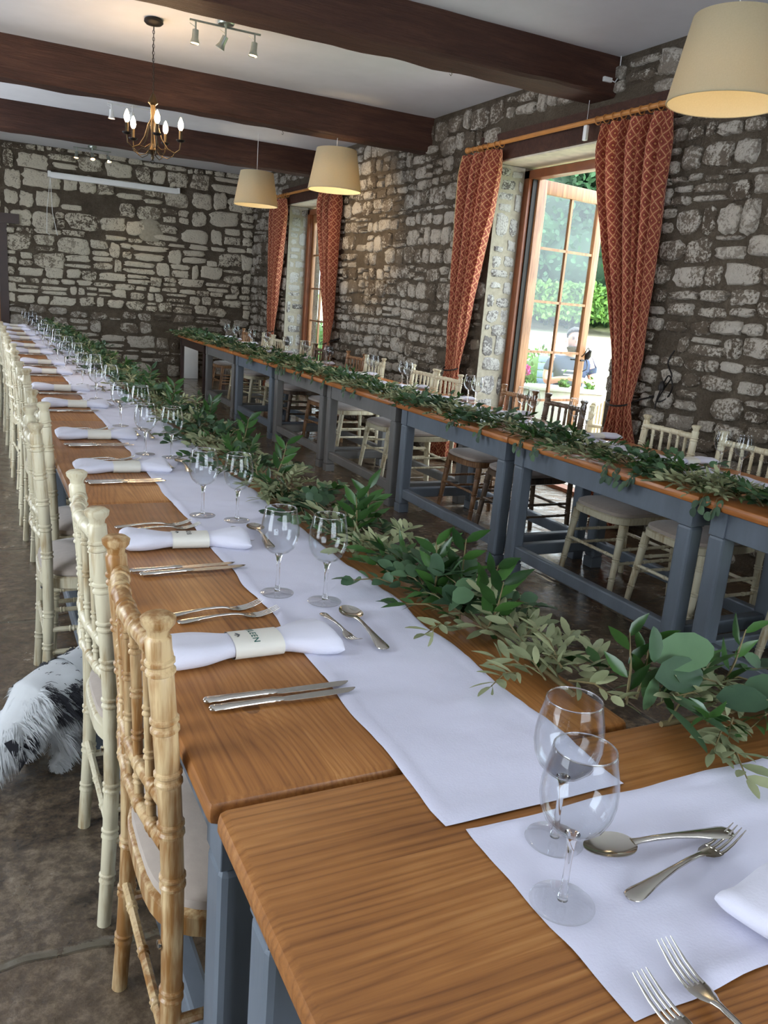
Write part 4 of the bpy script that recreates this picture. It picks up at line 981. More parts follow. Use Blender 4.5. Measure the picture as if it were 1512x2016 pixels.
def upright(Rr, par, base, d, L, r, n=7, ls=0.075):
    st = MB(); tip = base+d*L; st.tube([base, base.lerp(tip, 0.5)+Vector((0.006, 0, 0)), tip], [0.0028, 0.002, 0.001], 5); st.build('sprig_stem', M_STEM, par)
    for m in range(n):
        f = (m+1)/n; q = base.lerp(tip, f*0.95); sg = 1 if m % 2 else -1
        perp = d.cross(Vector((0.3, 1, 0.1))).normalized()
        Rr.leaf(q, (d*0.9+perp*sg*0.8+rv(r, 0.15)).normalized(), perp.cross(d)+rv(r, 0.3), ls*r.uniform(0.8, 1.1), ls*0.34, 'lance', 0.12)
def endg(t, E, Rr, O):
    E.build('eucalyptus_leaves', M_EUC, t, 'round blue-green leaves'); Rr.build('ruscus_leaves', M_RUSCUS, t, 'glossy dark pointed leaves'); O.build('olive_leaves', M_OLIVE, t, 'pale sage olive leaves')
t, E, Rr, O, r = garland([(0.885, 0.98, 0.745), (0.905, 1.5, 0.745), (0.875, 2.2, 0.745), (0.89, 4.0, 0.745), (0.88, 8.0, 0.745), (0.87, 11.68, 0.745)], 'leafy green garland along the right side of the left row of tables', 21, 90, 0.155, 0.28, 0.86)
for (x, y, dx, dy, L) in ((0.86, 1.42, -0.05, 0.0, 0.13), (0.90, 1.40, 0.1, 0.0, 0.14), (0.90, 1.30, 0.2, -0.1, 0.12), (0.88, 1.24, 0.1, -0.2, 0.11), (0.88, 1.89, 0, 0, 0.11), (0.94, 1.95, 0.1, 0.2, 0.12), (0.9, 2.6, 0.3, 0, 0.13), (0.92, 3.1, 0.2, -.2, 0.14), (0.93, 3.7, 0.3, 0, 0.12), (0.90, 4.3, 0.2, .1, 0.13), (0.93, 5.1, 0.2, .1, 0.12)):
    upright(Rr, t, Vector((x, y, 0.765)), Vector((dx, dy, 1)).normalized(), L, r, 7, 0.066)
for k in range(22):
    E.leaf(Vector((0.87+rnd.uniform(-.05, .06), 1.36+rnd.uniform(-.08, .12), 0.775+rnd.uniform(0, .06))), Vector((rnd.uniform(-.6, 1), rnd.uniform(-1, .3), rnd.uniform(0, .8))), Vector((0, -.4, 1))+rv(r, .4), rnd.uniform(.045, .062), rnd.uniform(.04, .054), 'round')
endg(t, E, Rr, O)
t, E, Rr, O, r = garland([(0.95, 0.86, 0.745), (1.15, 0.845, 0.745), (2.3, 0.83, 0.745), (3.2, 0.83, 0.745)], 'leafy garland along the far edge of the closest crosswise table, with large eucalyptus leaves', 33, 85, 0.15, 0.35, 0.92)
st = MB(); st.recalc = False
for (x, y, z, dx, dy, dz, L, W, up) in ((0.955, 0.885, .855, 1.0, -0.12, 0.10, .125, .066, (0, -1, .8)), (0.94, 0.86, .835, 1.0, -0.05, -0.02, .105, .060, (0, -1, .7)), (0.955, 0.84, .81, 0.5, -0.75, -0.25, .10, .050, (.4, -.4, 1)), (0.94, 0.83, .80, 0.15, -0.9, -0.35, .09, .045, (.5, -.3, 1)),
      (0.955, 0.88, .85, -.1, 0.1, 1.0, .06, .03, (0, -1, 0)), (0.95, 0.87, .83, -.2, -0.1, -.6, .055, .032, (0, -1, 0)), (1.05, .83, .80, .6, -.6, .1, .08, .05, (0, -1, 1)), (1.12, .84, .80, .5, -.6, .2, .08, .05, (0, -1, 1))):
    E.leaf(Vector((x, y, z)), Vector((dx, dy, dz)), Vector(up), L, W, 'round', 0.06)
for (x, y, dx, dy, L) in ((0.93, 0.90, 0.0, 0.15, 0.12), (0.96, 0.91, .2, 0.1, 0.10), (1.12, 0.88, 0.3, 0.0, 0.12), (1.22, 0.87, 0.4, -.1, 0.12)):
    upright(Rr, t, Vector((x, y, 0.77)), Vector((dx, dy, 1)).normalized(), L, r, 5, 0.062)
endg(t, E, Rr, O)
t, E, Rr, O, r = garland([(2.61, 0.95, 0.745), (2.63, 2.0, 0.745), (2.61, 3.2, 0.745), (2.62, 6.0, 0.745), (2.62, 11.55, 0.745)], 'long leafy garland along the front edge of the right row of tables', 45, 125, 0.22, 0.30, 0.95)
st = MB(); st.recalc = False
for k in range(26):
    y = rnd.uniform(2.0, 8.5); x0 = 2.55
    for m in range(5):
        E.leaf(Vector((x0-0.02-0.006*m, y+rnd.uniform(-.03, .03), 0.75-0.014*m)), Vector((-0.3, rnd.uniform(-1, 1), -0.7)), Vector((-1, 0, .4)), .04, .032, 'round')
    st = MB(); st.tube([(x0, y, 0.76), (x0-0.03, y, 0.75), (x0-0.05, y, 0.69)], 0.0015, 4); st.build('sprig_stem', M_STEM, t)
endg(t, E, Rr, O)

# ------------------------------------------------------------------ lamps
def pendant(x, y, zb, label, watts, lit=True):
    t = thing('pendant_lamp', label, 'lamp', (x, y, zb))
    b = MB(); b.lathe([(0.248, 0.0), (0.250, 0.003), (0.186, 0.355), (0.184, 0.358), (0.182, 0.355), (0.246, 0.003), (0.244, 0.0)], 64, closed=True); b.build('lamp_shade', M_SHADE, t, angle=60)
    b = MB(); b.lathe([(0.2475, -0.002), (0.251, 0.0), (0.2505, 0.006), (0.2465, 0.006)], 64, closed=True); b.build('shade_rim', M_SHADE, t, angle=60)
    b = MB(); b.tube([(0, 0, 0.22), (0, 0, CZ-zb-0.003 if y != 7.57 else 2.81-zb)], 0.003, 6); b.tube([(-0.184, 0, 0.33), (0.184, 0, 0.33)], 0.0018, 5); b.tube([(0, -0.184, 0.33), (0, 0.184, 0.33)], 0.0018, 5); b.build('cord', M_WHITE, t)
    b = MB(); b.lathe([(0, 0.235), (0.017, 0.235), (0.02, 0.2), (0.016, 0.185), (0, 0.185)], 14); b.build('bulb_holder', M_WHITE, t)
    b = MB(); b.lathe([(0, 0.186), (0.014, 0.183), (0.026, 0.16), (0.031, 0.135), (0.025, 0.11), (0, 0.098)], 16); b.build('bulb', M_WARMB if lit else M_WHITE, t)
    if lit:
        l = bpy.data.lights.new('bulb_light', 'POINT'); l.energy = watts; l.color = (1, 0.80, 0.52); l.shadow_soft_size = 0.04
        lo = bpy.data.objects.new('bulb_light', l); C.objects.link(lo); lo.location = (x, y, zb+0.07)
    return t
pendant(3.08, 3.0, 2.362, 'largest cream drum lampshade at the top right corner of the photo', 2.6)
pendant(3.07, 7.57, 2.355, 'middle-sized cream drum lampshade hanging left of the near window', 6)
pendant(2.94, 9.60, 2.34, 'smallest and farthest cream drum lampshade, near the end wall', 3.5)

# chandelier
t = thing('chandelier', 'black and brass five-arm chandelier with lit candle bulbs on a long chain', 'chandelier', (1.17, 6.30, 2.20))
b = MB(); b.lathe([(0, 0.915), (0.05, 0.91), (0.062, 0.90), (0.064, 0.885), (0.05, 0.872), (0.015, 0.866), (0, 0.862)], 28); b.build('ceiling_rose', M_IRON, t)
b = MB(); z = 0.862; k = 0
while z > 0.445:
    pts = [((0.007*math.cos(a)) if k % 2 else 0, 0 if k % 2 else 0.007*math.cos(a), z-0.013+0.013*math.sin(a)) for a in [2*PI*q/10 for q in range(11)]]
    b.tube(pts, 0.0018, 5, caps=False); z -= 0.0215; k += 1
b.tube([(0.004, 0.004, 0.86), (-0.004, 0.003, 0.7), (0.004, -0.003, 0.55), (0, 0, 0.44)], 0.002, 5)
b.build('chain', M_IRON, t)
b = MB(); b.lathe([(0, 0.45), (0.012, 0.44), (0.02, 0.42), (0.030, 0.40), (0.033, 0.385), (0.018, 0.37), (0.014, 0.30), (0.018, 0.26), (0.012, 0.2), (0.014, 0.12), (0.028, 0.095), (0.034, 0.08), (0.02, 0.06), (0.008, 0.05), (0.012, 0.035), (0.006, 0.02), (0, 0.01)], 20); b.build('column', M_BRASS, t)
b = MB(); b.tube([(0.012*math.cos(a), 0, 0.005+0.012*math.sin(a)) for a in [2*PI*q/12 for q in range(13)]], 0.002, 6); b.build('ring', M_IRON, t)
for q in range(5):
    a = math.radians(-20+72*q); ca, sa = math.cos(a), math.sin(a); R_ = 0.19
    S = lambda r_, z_: (r_*ca, r_*sa, z_)
    arm = bpy.data.objects.new('arm', None)
    b = MB(); b.tube([S(0.012, 0.28), S(0.035, 0.24), S(0.06, 0.16), S(0.10, 0.10), (S(0.15, 0.075)), S(R_-0.006, 0.10), S(R_, 0.14), S(R_, 0.155)], 0.0045, 8)
    b.tube([S(0.02, 0.09), S(0.05, 0.05), S(0.10, 0.035), S(0.14, 0.055), S(0.15, 0.078)], 0.003, 6)
    b.tube([S(0.02, 0.12), S(0.06, 0.09), S(0.10, 0.098)], 0.003, 6)
    ar = b.build('arm', M_BRASS, t)
    b = MB(); b.lathe([(0, 0.15), (0.02, 0.153), (0.03, 0.162), (0.031, 0.166), (0.012, 0.163), (0, 0.163)], 18, mat=Matrix.Translation(S(R_, 0)[:3])); b.build('drip_pan', M_IRON, ar)
    b = MB(); b.lathe([(0, 0.163), (0.0115, 0.163), (0.0115, 0.225), (0.006, 0.228), (0, 0.228)], 14, mat=Matrix.Translation(S(R_, 0))); b.build('candle_tube', M_BRASS, ar)
    b = MB(); b.lathe([(0.007, 0.226), (0.0165, 0.242), (0.0195, 0.258), (0.0165, 0.278), (0.009, 0.298), (0.003, 0.310), (0, 0.312)], 16, mat=Matrix.Translation(S(R_, 0))); b.build('bulb', M_BULB, ar)
    l = bpy.data.lights.new('candle_light', 'POINT'); l.energy = 3.2; l.color = (1, 0.66, 0.34); l.shadow_soft_size = 0.03
    lo = bpy.data.objects.new('candle_light', l); C.objects.link(lo); lo.location = (1.17+R_*ca, 6.30+R_*sa, 2.20+0.345)
def spotbar(x, y, lits, label, aims, base_mat):
    t = thing('spotlight_bar', label, 'spotlight', (x, y, CZ))
    b = MB(); b.lathe([(0, 0), (0.055, 0), (0.057, -0.022), (0.052, -0.03), (0, -0.031)], 28); b.build('base', base_mat, t)
    b = MB(); b.tube([(-0.24, 0, -0.045), (0.24, 0, -0.045)], 0.007, 8); b.tube([(0, 0, -0.028), (0, 0, -0.05)], 0.012, 8); b.build('bar', base_mat, t)
    for i, (dx, lit, aim) in enumerate(zip((-0.20, 0.0, 0.20), lits, aims)):
        h = bpy.data.objects.new('spot_head', None)
        ry, rx = aim; mt = Matrix.Translation((dx, 0, -0.10)) @ Matrix.Rotation(ry, 4, 'Y') @ Matrix.Rotation(rx, 4, 'X')
        b = MB(); b.lathe([(0, 0.0), (0.020, 0.0), (0.021, -0.05), (0.024, -0.06), (0.033, -0.082), (0.032, -0.084), (0.02, -0.07), (0, -0.068)], 20, mat=mt)
        b.tube([(dx, 0, -0.045), (dx, 0, -0.10)], 0.006, 8); b.tube([(dx, 0, -0.085), (dx-0.035, 0.02, -0.06)], 0.002, 5)
        hd = b.build('spot_head', base_mat, t)
        b = MB(); b.lathe([(0, -0.0765), (0.026, -0.0765), (0.027, -0.079), (0, -0.081)], 18, mat=mt); b.build('lens', M_SPOTB if lit else M_CHROME, hd)
        if lit:
            l = bpy.data.lights.new('spot_lamp', 'SPOT'); l.energy = 16; l.color = (1, 0.72, 0.42); l.spot_size = math.radians(55); l.spot_blend = 0.6; l.shadow_soft_size = 0.03
            lo = bpy.data.objects.new('spot_lamp', l); C.objects.link(lo); lo.matrix_world = Matrix.Translation((x, y, CZ)) @ mt @ Matrix.Translation((0, 0, -0.09))
spotbar(1.58, 5.98, (1, 0, 1), 'pale green-grey spotlight bar nearest the camera, in front of the second beam', ((0.05, 0), (0.4, 0.3), (0.1, 0)), M_CHROME)
spotbar(1.50, 9.15, (1, 0, 0), 'cream spotlight bar partly behind the chandelier, beyond the middle beam', ((0, 0), (0.1, 0), (0, 0)), M_WHITE)
spotbar(1.52, 12.45, (1, 1, 1), 'farthest spotlight bar close to the end wall', ((0.1, -0.2), (0, -0.5), (-0.2, -0.3)), M_CHROME)
# warm pool of light on the right wall between the windows: an extra spot source added just below the middle spotlight bar
def wallspot(src, dst, watts, size):
    l = bpy.data.lights.new('spot_lamp', 'SPOT'); l.energy = watts; l.color = (1, 0.72, 0.38); l.spot_size = math.radians(size); l.spot_blend = 0.8; l.shadow_soft_size = 0.04
    lo = bpy.data.objects.new('spot_lamp', l); C.objects.link(lo); lo.location = src
    lo.rotation_euler = (Vector(dst)-Vector(src)).to_track_quat('-Z', 'Y').to_euler()
wallspot((1.42, 8.95, 2.84), (4.0, 8.75, 2.15), 300, 40)
wallspot((1.7, 12.4, 2.95), (2.6, 13.1, 0.9), 22, 60)
b = MB(); b.tube([(0, 0, 0), (0, 0, -0.02), (0.008, 0, -0.035), (0.0, 0, -0.045), (-0.009, 0, -0.036)], 0.0022, 6); h = b.build('cup_hook', M_BRASS, loc=(2.80, 5.05, 2.86)); tag(h, 'small brass cup hook under the nearest beam', 'hook')
h = bpy.data.objects.new('cup_hook', h.data); C.objects.link(h); h.location = (2.55, 7.6, 2.81); tag(h, 'small brass cup hook under the middle beam', 'hook')

# screen case on the far wall
t = thing('projector_screen', 'rolled-up white projector screen case across the stone end wall', 'projector screen', (1.03, WY-0.06, 2.74))
b = MB(); b.box(0, 1.76, -0.035, 0.035, -0.04, 0.04, bev=0.012); b.build('case', M_WHITE, t)
for x in (-0.01, 1.77):
    b = MB(); b.box(x-0.02, x+0.02, -0.03, 0.05, -0.03, 0.05, bev=0.004); b.build('bracket', M_WHITE, t)
b = MB(); b.tube([(0.0, -0.03, -0.04), (-0.05, -0.03, -0.45), (-0.06, -0.03, -0.78), (-0.02, -0.03, -0.80)], 0.004, 6); b.tube([(0.0, -0.03, -0.04), (0.02, -0.03, -0.5), (0.08, -0.03, -0.8)], 0.004, 6); b.build('pull_cord', M_WHITE, t)
b = MB()
def PR(u, v):
    a = 2*PI*u; rr = (0.20+0.03*noise.noise(Vector((math.cos(a)*2, math.sin(a)*2, 4))))*v; return (rr*math.cos(a), -0.024*(1-v**4)-0.002, rr*math.sin(a)*0.85)
b.grid(PR, 24, 6); tag(b.build('cement_patch', M_MORTARL, loc=(2.40, WY-0.006, 2.15)), 'round grey cement patch on the end wall below the screen case', 'patch')
b = MB(); b.box(-0.13, 0.13, -0.02, 0.02, 0, 0.62, bev=0.004, mat=Matrix.Rotation(-0.05, 4, 'X')); tag(b.build('white_board', M_WHITE, loc=(3.0, 12.95, 0)), 'white board leaning on the end wall behind the dark brown table', 'board')

# ------------------------------------------------------------------ skin-modifier bodies
def skin(name, verts, edges, mat, parent=None, sub=2, root=0):
    me = bpy.data.meshes.new(name); me.from_pydata([v[:3] for v in verts], edges, [])
    o = bpy.data.objects.new(name, me); C.objects.link(o)
    m = o.modifiers.new('s', 'SKIN'); m.use_smooth_shade = True
    for i, v in enumerate(verts):
        r_ = v[3]; me.skin_vertices[0].data[i].radius = (r_, v[4]) if len(v) > 4 else (r_, r_)
    me.skin_vertices[0].data[root].use_root = True
    s = o.modifiers.new('d', 'SUBSURF'); s.levels = sub; s.render_levels = sub
    dg = bpy.context.evaluated_depsgraph_get(); dg.update(); nm = bpy.data.meshes.new_from_object(o.evaluated_get(dg)); o.modifiers.clear(); o.data = nm
    nm.materials.clear(); nm.materials.append(mat); nm.polygons.foreach_set('use_smooth', [True]*len(nm.polygons))
    if parent: o.parent = parent
    return o
# dog: shaggy black and white, nose to the left, walking on the floor beside the chairs
M_DOGW = simple('white_dog_fur', srgb(196, 198, 200), 0.8, var=0.08)
M_DOGB = simple('black_dog_fur', srgb(38, 38, 46), 0.7, var=0.2)
M_DOGC = simple('cream_paw_fur', srgb(176, 166, 150), 0.8)
DX, DY = 0.215, 2.36
dg_ = thing('dog', 'shaggy white dog with a black patch on its back, walking under the chairs', 'dog', (DX, DY, 0), math.radians(180+36))
dg_.scale = (0.92, 0.92, 0.92)
# local +x is towards the head
V = [(-0.20, 0, 0.235, 0.085, 0.10), (-0.08, 0, 0.24, 0.10, 0.10), (0.06, 0, 0.235, 0.105, 0.105), (0.14, 0, 0.225, 0.085, 0.085), (0.215, 0.01, 0.185, 0.055, 0.055), (0.285, 0.02, 0.14, 0.062, 0.058), (0.345, 0.025, 0.105, 0.034, 0.03), (0.375, 0.027, 0.092, 0.02, 0.018)]
Ed = [(i, i+1) for i in range(7)]
for (x, s) in ((0.10, 1), (0.12, -1)):
    b0 = len(V); V += [(x, s*0.06, 0.14, 0.042, 0.042), (x-0.02, s*0.065, 0.07, 0.03, 0.03), (x+0.005, s*0.065, 0.022, 0.026, 0.022), (x+0.04, s*0.065, 0.016, 0.022, 0.016)]; Ed += [(2, b0), (b0, b0+1), (b0+1, b0+2), (b0+2, b0+3)]
for (x, s) in ((-0.18, 1), (-0.22, -1)):
    b0 = len(V); V += [(x+0.03, s*0.06, 0.15, 0.055, 0.06), (x-0.04, s*0.065, 0.085, 0.03, 0.03), (x-0.01, s*0.065, 0.024, 0.026, 0.022), (x+0.03, s*0.065, 0.016, 0.022, 0.016)]; Ed += [(0, b0), (b0, b0+1), (b0+1, b0+2), (b0+2, b0+3)]
b0 = len(V); V += [(-0.30, 0, 0.30, 0.03, 0.03), (-0.36, 0, 0.36, 0.02, 0.02)]; Ed += [(0, b0), (b0, b0+1)]
body = skin('body', V, Ed, M_DOGW, dg_, 2, 1)
rf = random.Random(5); polys = body.data.polygons; ar = [p.area for p in polys]; cum = []; s0 = 0
for a_ in ar: s0 += a_; cum.append(s0)
import bisect
def fur(n, test, mat, name, Lr, wd, label=None):
    vs, fs = [], []; cnt = 0; tries = 0
    while cnt < n and tries < n*12:
        tries += 1; p = polys[min(len(polys)-1, bisect.bisect(cum, rf.random()*s0))]
        vv = [body.data.vertices[i].co for i in p.vertices]; w_ = [rf.random() for _ in vv]; sw = sum(w_); q = sum((v*(k/sw) for v, k in zip(vv, w_)), Vector())
        if not test(q): continue
        nrm = p.normal; L = rf.uniform(*Lr)*(0.55 if q.z < 0.06 else 1); 
        flow = Vector((-0.55, nrm.y*0.6, -0.75)) if q.x < 0.24 else Vector((0.35, nrm.y*0.8, -0.9))
        cl = noise.noise_vector(q*22)*0.5
        d = (nrm*0.28+flow*0.85+cl+rv(rf, 0.10)).normalized()
        p1 = q+d*L*0.4+nrm*L*0.06; p2 = p1+(d+Vector((0, 0, -0.55))).normalized()*L*0.34; p3 = p2+(d+Vector((0, 0, -0.9))+cl*0.6).normalized()*L*0.30
        sd = d.cross(nrm).normalized()*wd*rf.uniform(0.6, 1.3)
        ps = [q-nrm*0.004, p1, p2, p3]
        for z_ in ps: z_.z = max(0.003, z_.z)
        o = len(vs)
        for pp, k in zip(ps, (1, 0.95, 0.65, 0.1)): vs += [tuple(pp-sd*k), tuple(pp+sd*k)]
        for i in range(3): fs.append((o+2*i, o+2*i+1, o+2*i+3, o+2*i+2))
        cnt += 1
    me = bpy.data.meshes.new(name); me.from_pydata(vs, [], fs); me.materials.append(mat); me.polygons.foreach_set('use_smooth', [True]*len(fs))
    o = bpy.data.objects.new(name, me); C.objects.link(o); o.parent = dg_
    if label: o['label'] = label
patch = lambda q: (-0.22 < q.x < 0.15+0.02*noise.noise(q*20) and q.z > 0.19+0.03*noise.noise(q*15)) or (0.20 < q.x < 0.235 and q.z < 0.19 and abs(q.y) > 0.035)
fur(26000, lambda q: not patch(q), M_DOGW, 'white_fur', (0.028, 0.055), 0.0011)
fur(12000, patch, M_DOGB, 'black_fur', (0.03, 0.055), 0.0011, 'black fur patch on the back and ear')
for s in (-1, 1):
    b = MB(); b.lathe([(0, -0.008), (0.006, -0.005), (0.008, 0), (0.006, 0.005), (0, 0.008)], 10, mat=Matrix.Translation((0.325, 0.02+s*0.035, 0.148))); b.build('eye', M_IRON, dg_)
    b = MB(); b.recalc = False; b.grid(lambda u, v: (0.27-0.03*v+0.04*u*0.8, 0.02+s*(0.05+0.025*math.sin(v*2)), 0.185-0.10*v*(0.7+0.3*u)), 4, 6); b.build('ear', M_DOGB, dg_)
b = MB(); b.lathe([(0, -0.012), (0.009, -0.008), (0.012, 0), (0.008, 0.009), (0, 0.012)], 12, mat=Matrix.Translation((0.393, 0.028, 0.093))); b.build('nose', M_IRON, dg_)

# ------------------------------------------------------------------ the garden
def patio_mat():
    t = NT('pale_paving'); br = t.new('TexBrick'); t.l.new(t.tc.outputs['Object'], br.inputs['Vector']); br.inputs['Scale'].default_value = 1.6; br.inputs['Mortar Size'].default_value = 0.01
    br.inputs['Color1'].default_value = srgb(222, 214, 202); br.inputs['Color2'].default_value = srgb(206, 200, 190); br.inputs['Mortar'].default_value = srgb(150, 140, 128)
    return t.fin(br.outputs[0], 0.8)
b = MB(); b.box(WX+0.5, 6.9, -4, 16, -0.6, -0.02); struct(b.build('trim_1', patio_mat(), smooth=False)); C.objects['trim_1'].name = 'floor_terrace'
def field_mat():
    t = NT('mown_field'); v = t.tc.outputs['Object']; sx = t.new('SeparateXYZ'); t.l.new(v, sx.inputs[0])
    d = t.math('ADD', sx.outputs[0], t.math('MULTIPLY', sx.outputs[1], 0.9)); n = t.noise(v, 3, 6)
    d2 = t.math('ADD', t.math('MULTIPLY', d, 0.02), t.math('MULTIPLY', n, 0.06))
    col = t.ramp(d2, [(0.33, srgb(110, 150, 60)), (0.40, srgb(196, 190, 160)), (0.74, srgb(206, 196, 168)), (0.80, srgb(140, 176, 80))])
    t.bump(t.noise(v, 60, 3), 0.4, 0.03)
    return t.fin(col, 0.95)
b = MB(); b.recalc = False
def FP(u, v):
    x = 6.9+60*u**1.5; y = -20+90*v; s = min(1, max(0, ((x-5)*0.6+(y)*0.75-10)/17)); return (x, y, -0.42+1.95*s)
b.grid(FP, 60, 60); b.grid(lambda u, v: (4.5+2.4*u, 16+54*v, -0.03-0.02*u), 2, 10)
o = b.build('field', field_mat()); tag(o, 'pale mown field rising to the hedge beyond the window', 'field')

def foliage_blob(c, R_, n, L, mat, name, label, cat, seed, squash=0.85, trunk=True, group=None, lobes=7):
    t = thing(name, label, cat, (c[0], c[1], c[2])); r = random.Random(seed); lv = Leaves()
    cents = [(Vector((0, 0, R_*0.9)), R_*0.75)]+[(Vector((r.uniform(-.6, .6)*R_, r.uniform(-.6, .6)*R_, R_*r.uniform(0.35, 1.5))), R_*r.uniform(0.35, 0.6)) for _ in range(lobes)]
    for i in range(n):
        cc, rr = cents[r.randrange(len(cents))]; d = rv(r).normalized(); p = cc+Vector((d.x, d.y, d.z*squash))*rr*r.uniform(0.75, 1.05)
        if p.z < 0.02: p.z = 0.02+r.random()*0.2
        ld = (d+rv(r, 0.6)).normalized(); lv.leaf(p, ld, d+rv(r, .5), L*r.uniform(0.6, 1.2), L*0.6, 'oval', 0.1)
    lv.build('foliage', mat, t)
    b = MB()
    for cc, rr in cents:
        bm = bmesh.new(); bmesh.ops.create_icosphere(bm, subdivisions=2, radius=rr*0.78)
        for v in bm.verts: v.co = v.co*(1+0.12*noise.noise(v.co*2))+cc; v.co.z = max(v.co.z, 0.02)
        b.add([v.co[:] for v in bm.verts], [tuple(v.index for v in f.verts) for f in bm.faces]); bm.free()
    b.build('inner_foliage', mat, t)
    b = MB(); b.tube([(0, 0, -0.3), (0.05*R_*0.3, 0, R_*0.5), (0, 0, R_*1.0)], [R_*0.07, R_*0.05, R_*0.03], 8); b.build('trunk', M_BARK, t)
    return t
tl = [(16.5, 23.5, 3.4), (19.5, 21.5, 3.8), (22.0, 19.5, 3.6), (14.0, 24.5, 3.0), (19.0, 25.5, 4.6), (23.5, 23.0, 4.6), (25.5, 17.0, 3.8)]
nms = ['dark green tree seen through the upper panes, left of the glazing bar', 'dark green tree seen through the upper panes, right of the glazing bar', 'tree behind the edge of the big curtain', 'tree at the left end of the garden row', 'tall tree behind the row, above the door top rail', 'tall tree behind the row, to the right', 'tree at the right end of the garden row']
for i, (x, y, R_) in enumerate(tl): foliage_blob((x, y, 1.1), R_, 5200, 0.21, M_TREE, 'garden_tree', nms[i], 'tree', 50+i, 1.0)
t = thing('hedge', 'bright green clipped hedge along the far edge of the field', 'hedge', (0, 0, 0)); lv = Leaves(); r = random.Random(9); b = MB()
A_, B_ = Vector((10.5, 25.0, 1.38)), Vector((24.0, 14.0, 1.38)); ax = (B_-A_).normalized(); nrm = Vector((-ax.y, ax.x, 0))
for i in range(9000):
    p = A_.lerp(B_, r.random()); h = r.random()*1.0; off = r.uniform(0.55, 0.72); side = -1
    q = p+nrm*side*off*(1 if r.random() < 0.8 else r.uniform(-1, 1))+Vector((0, 0, h)); lv.leaf(q, rv(r), rv(r), 0.16, 0.10, 'oval')
nH = 60
def HP(u, v):
    p = A_.lerp(B_, u); a = PI*v; return tuple(p+nrm*math.cos(a)*0.6+Vector((0, 0, 0.05+0.95*math.sin(a)**0.5+0.1*noise.noise(p*1.5))))
b.grid(HP, nH, 12); b.build('inner_foliage', M_HEDGE, t); lv.build('foliage', M_HEDGE, t)
foliage_blob((6.95, 9.15, -0.35), 0.72, 1800, 0.075, M_HEDGE, 'garden_shrub', 'rounded yellow-green shrub beside the seated man', 'shrub', 71, 1.0)
foliage_blob((5.6, 14.3, 0), 0.55, 900, 0.08, M_HEDGE, 'garden_shrub', 'green shrub outside the far window', 'shrub', 72, 1.0)
foliage_blob((6.3, 8.8, -0.02), 0.22, 300, 0.05, M_HEDGE, 'garden_shrub', 'low green plant left of the man, under the shrub', 'shrub', 73, 1.0)
foliage_blob((4.80, 6.55, -0.02), 0.14, 400, 0.05, M_HEDGE, 'garden_shrub', 'low bright plant behind the chair backs outside the door', 'shrub', 74, 1.0)
# planter wall with flowers in front of the man
M_PLANT = simple('pale_render', srgb(226, 220, 206), 0.9, bumpscale=14, var=0.05)
b = MB(); wm = Matrix.Translation((5.30, 6.72, 0)) @ Matrix.Rotation(math.radians(-28), 4, 'Z')
b.box(-0.75, 1.5, -0.14, 0.14, -0.02, 0.66, bev=0.02, mat=wm); b.box(-0.78, 1.53, -0.17, 0.17, 0.66, 0.70, bev=0.01, mat=wm); tag(b.build('planter_wall', M_PLANT), 'low pale garden wall in front of the seated man', 'wall')
M_PINK = simple('magenta_petals', srgb(206, 40, 150), 0.6)
def flower(px, py, z, n, label, seed, s=1.0):
    r = random.Random(seed); t = thing('flower_plant', label, 'flower', (px, py, z)); lv = Leaves(); gr = Leaves(); b = MB(); b.recalc = False
    for i in range(n):
        q = Vector((r.uniform(-.05, .05), r.uniform(-.05, .05), r.uniform(.06, .15)))*s; b.tube([(0, 0, 0), tuple(q*0.6), tuple(q)], 0.0015, 4)
        for k in range(6): lv.leaf(q, rv(r), rv(r), 0.024*s, 0.018*s, 'round')
    for i in range(50): gr.leaf(Vector((r.uniform(-.10, .10), r.uniform(-.05, .05), r.uniform(0, .04)))*s, Vector((r.gauss(0, 1), r.gauss(0, 1), .8)), rv(r), 0.04*s, 0.02*s, 'oval')
    b.build('stems', M_STEM, t); lv.build('petals', M_PINK, t); gr.build('leaves', M_HEDGE, t)
flower(*(wm @ Vector((-0.35, 0, 0.70))), 14, 'magenta flowers on the garden wall left of the man', 1, 1.2)
flower(*(wm @ Vector((0.62, 0.02, 0.70))), 12, 'magenta flowers on the garden wall right of the door edge', 2, 1.2)
for i, xx in enumerate((0.05, 0.3)):
    foliage_blob(tuple(wm @ Vector((xx, -0.02, 0.66))), 0.055, 120, 0.03, M_HEDGE, 'trailing_plant', 'small trailing plant on top of the garden wall, %s' % ('left one' if i == 0 else 'right one'), 'plant', 80+i, 0.8)
M_PALEWOOD = simple('weathered_bench_wood', srgb(206, 190, 156), 0.8, bumpscale=12)
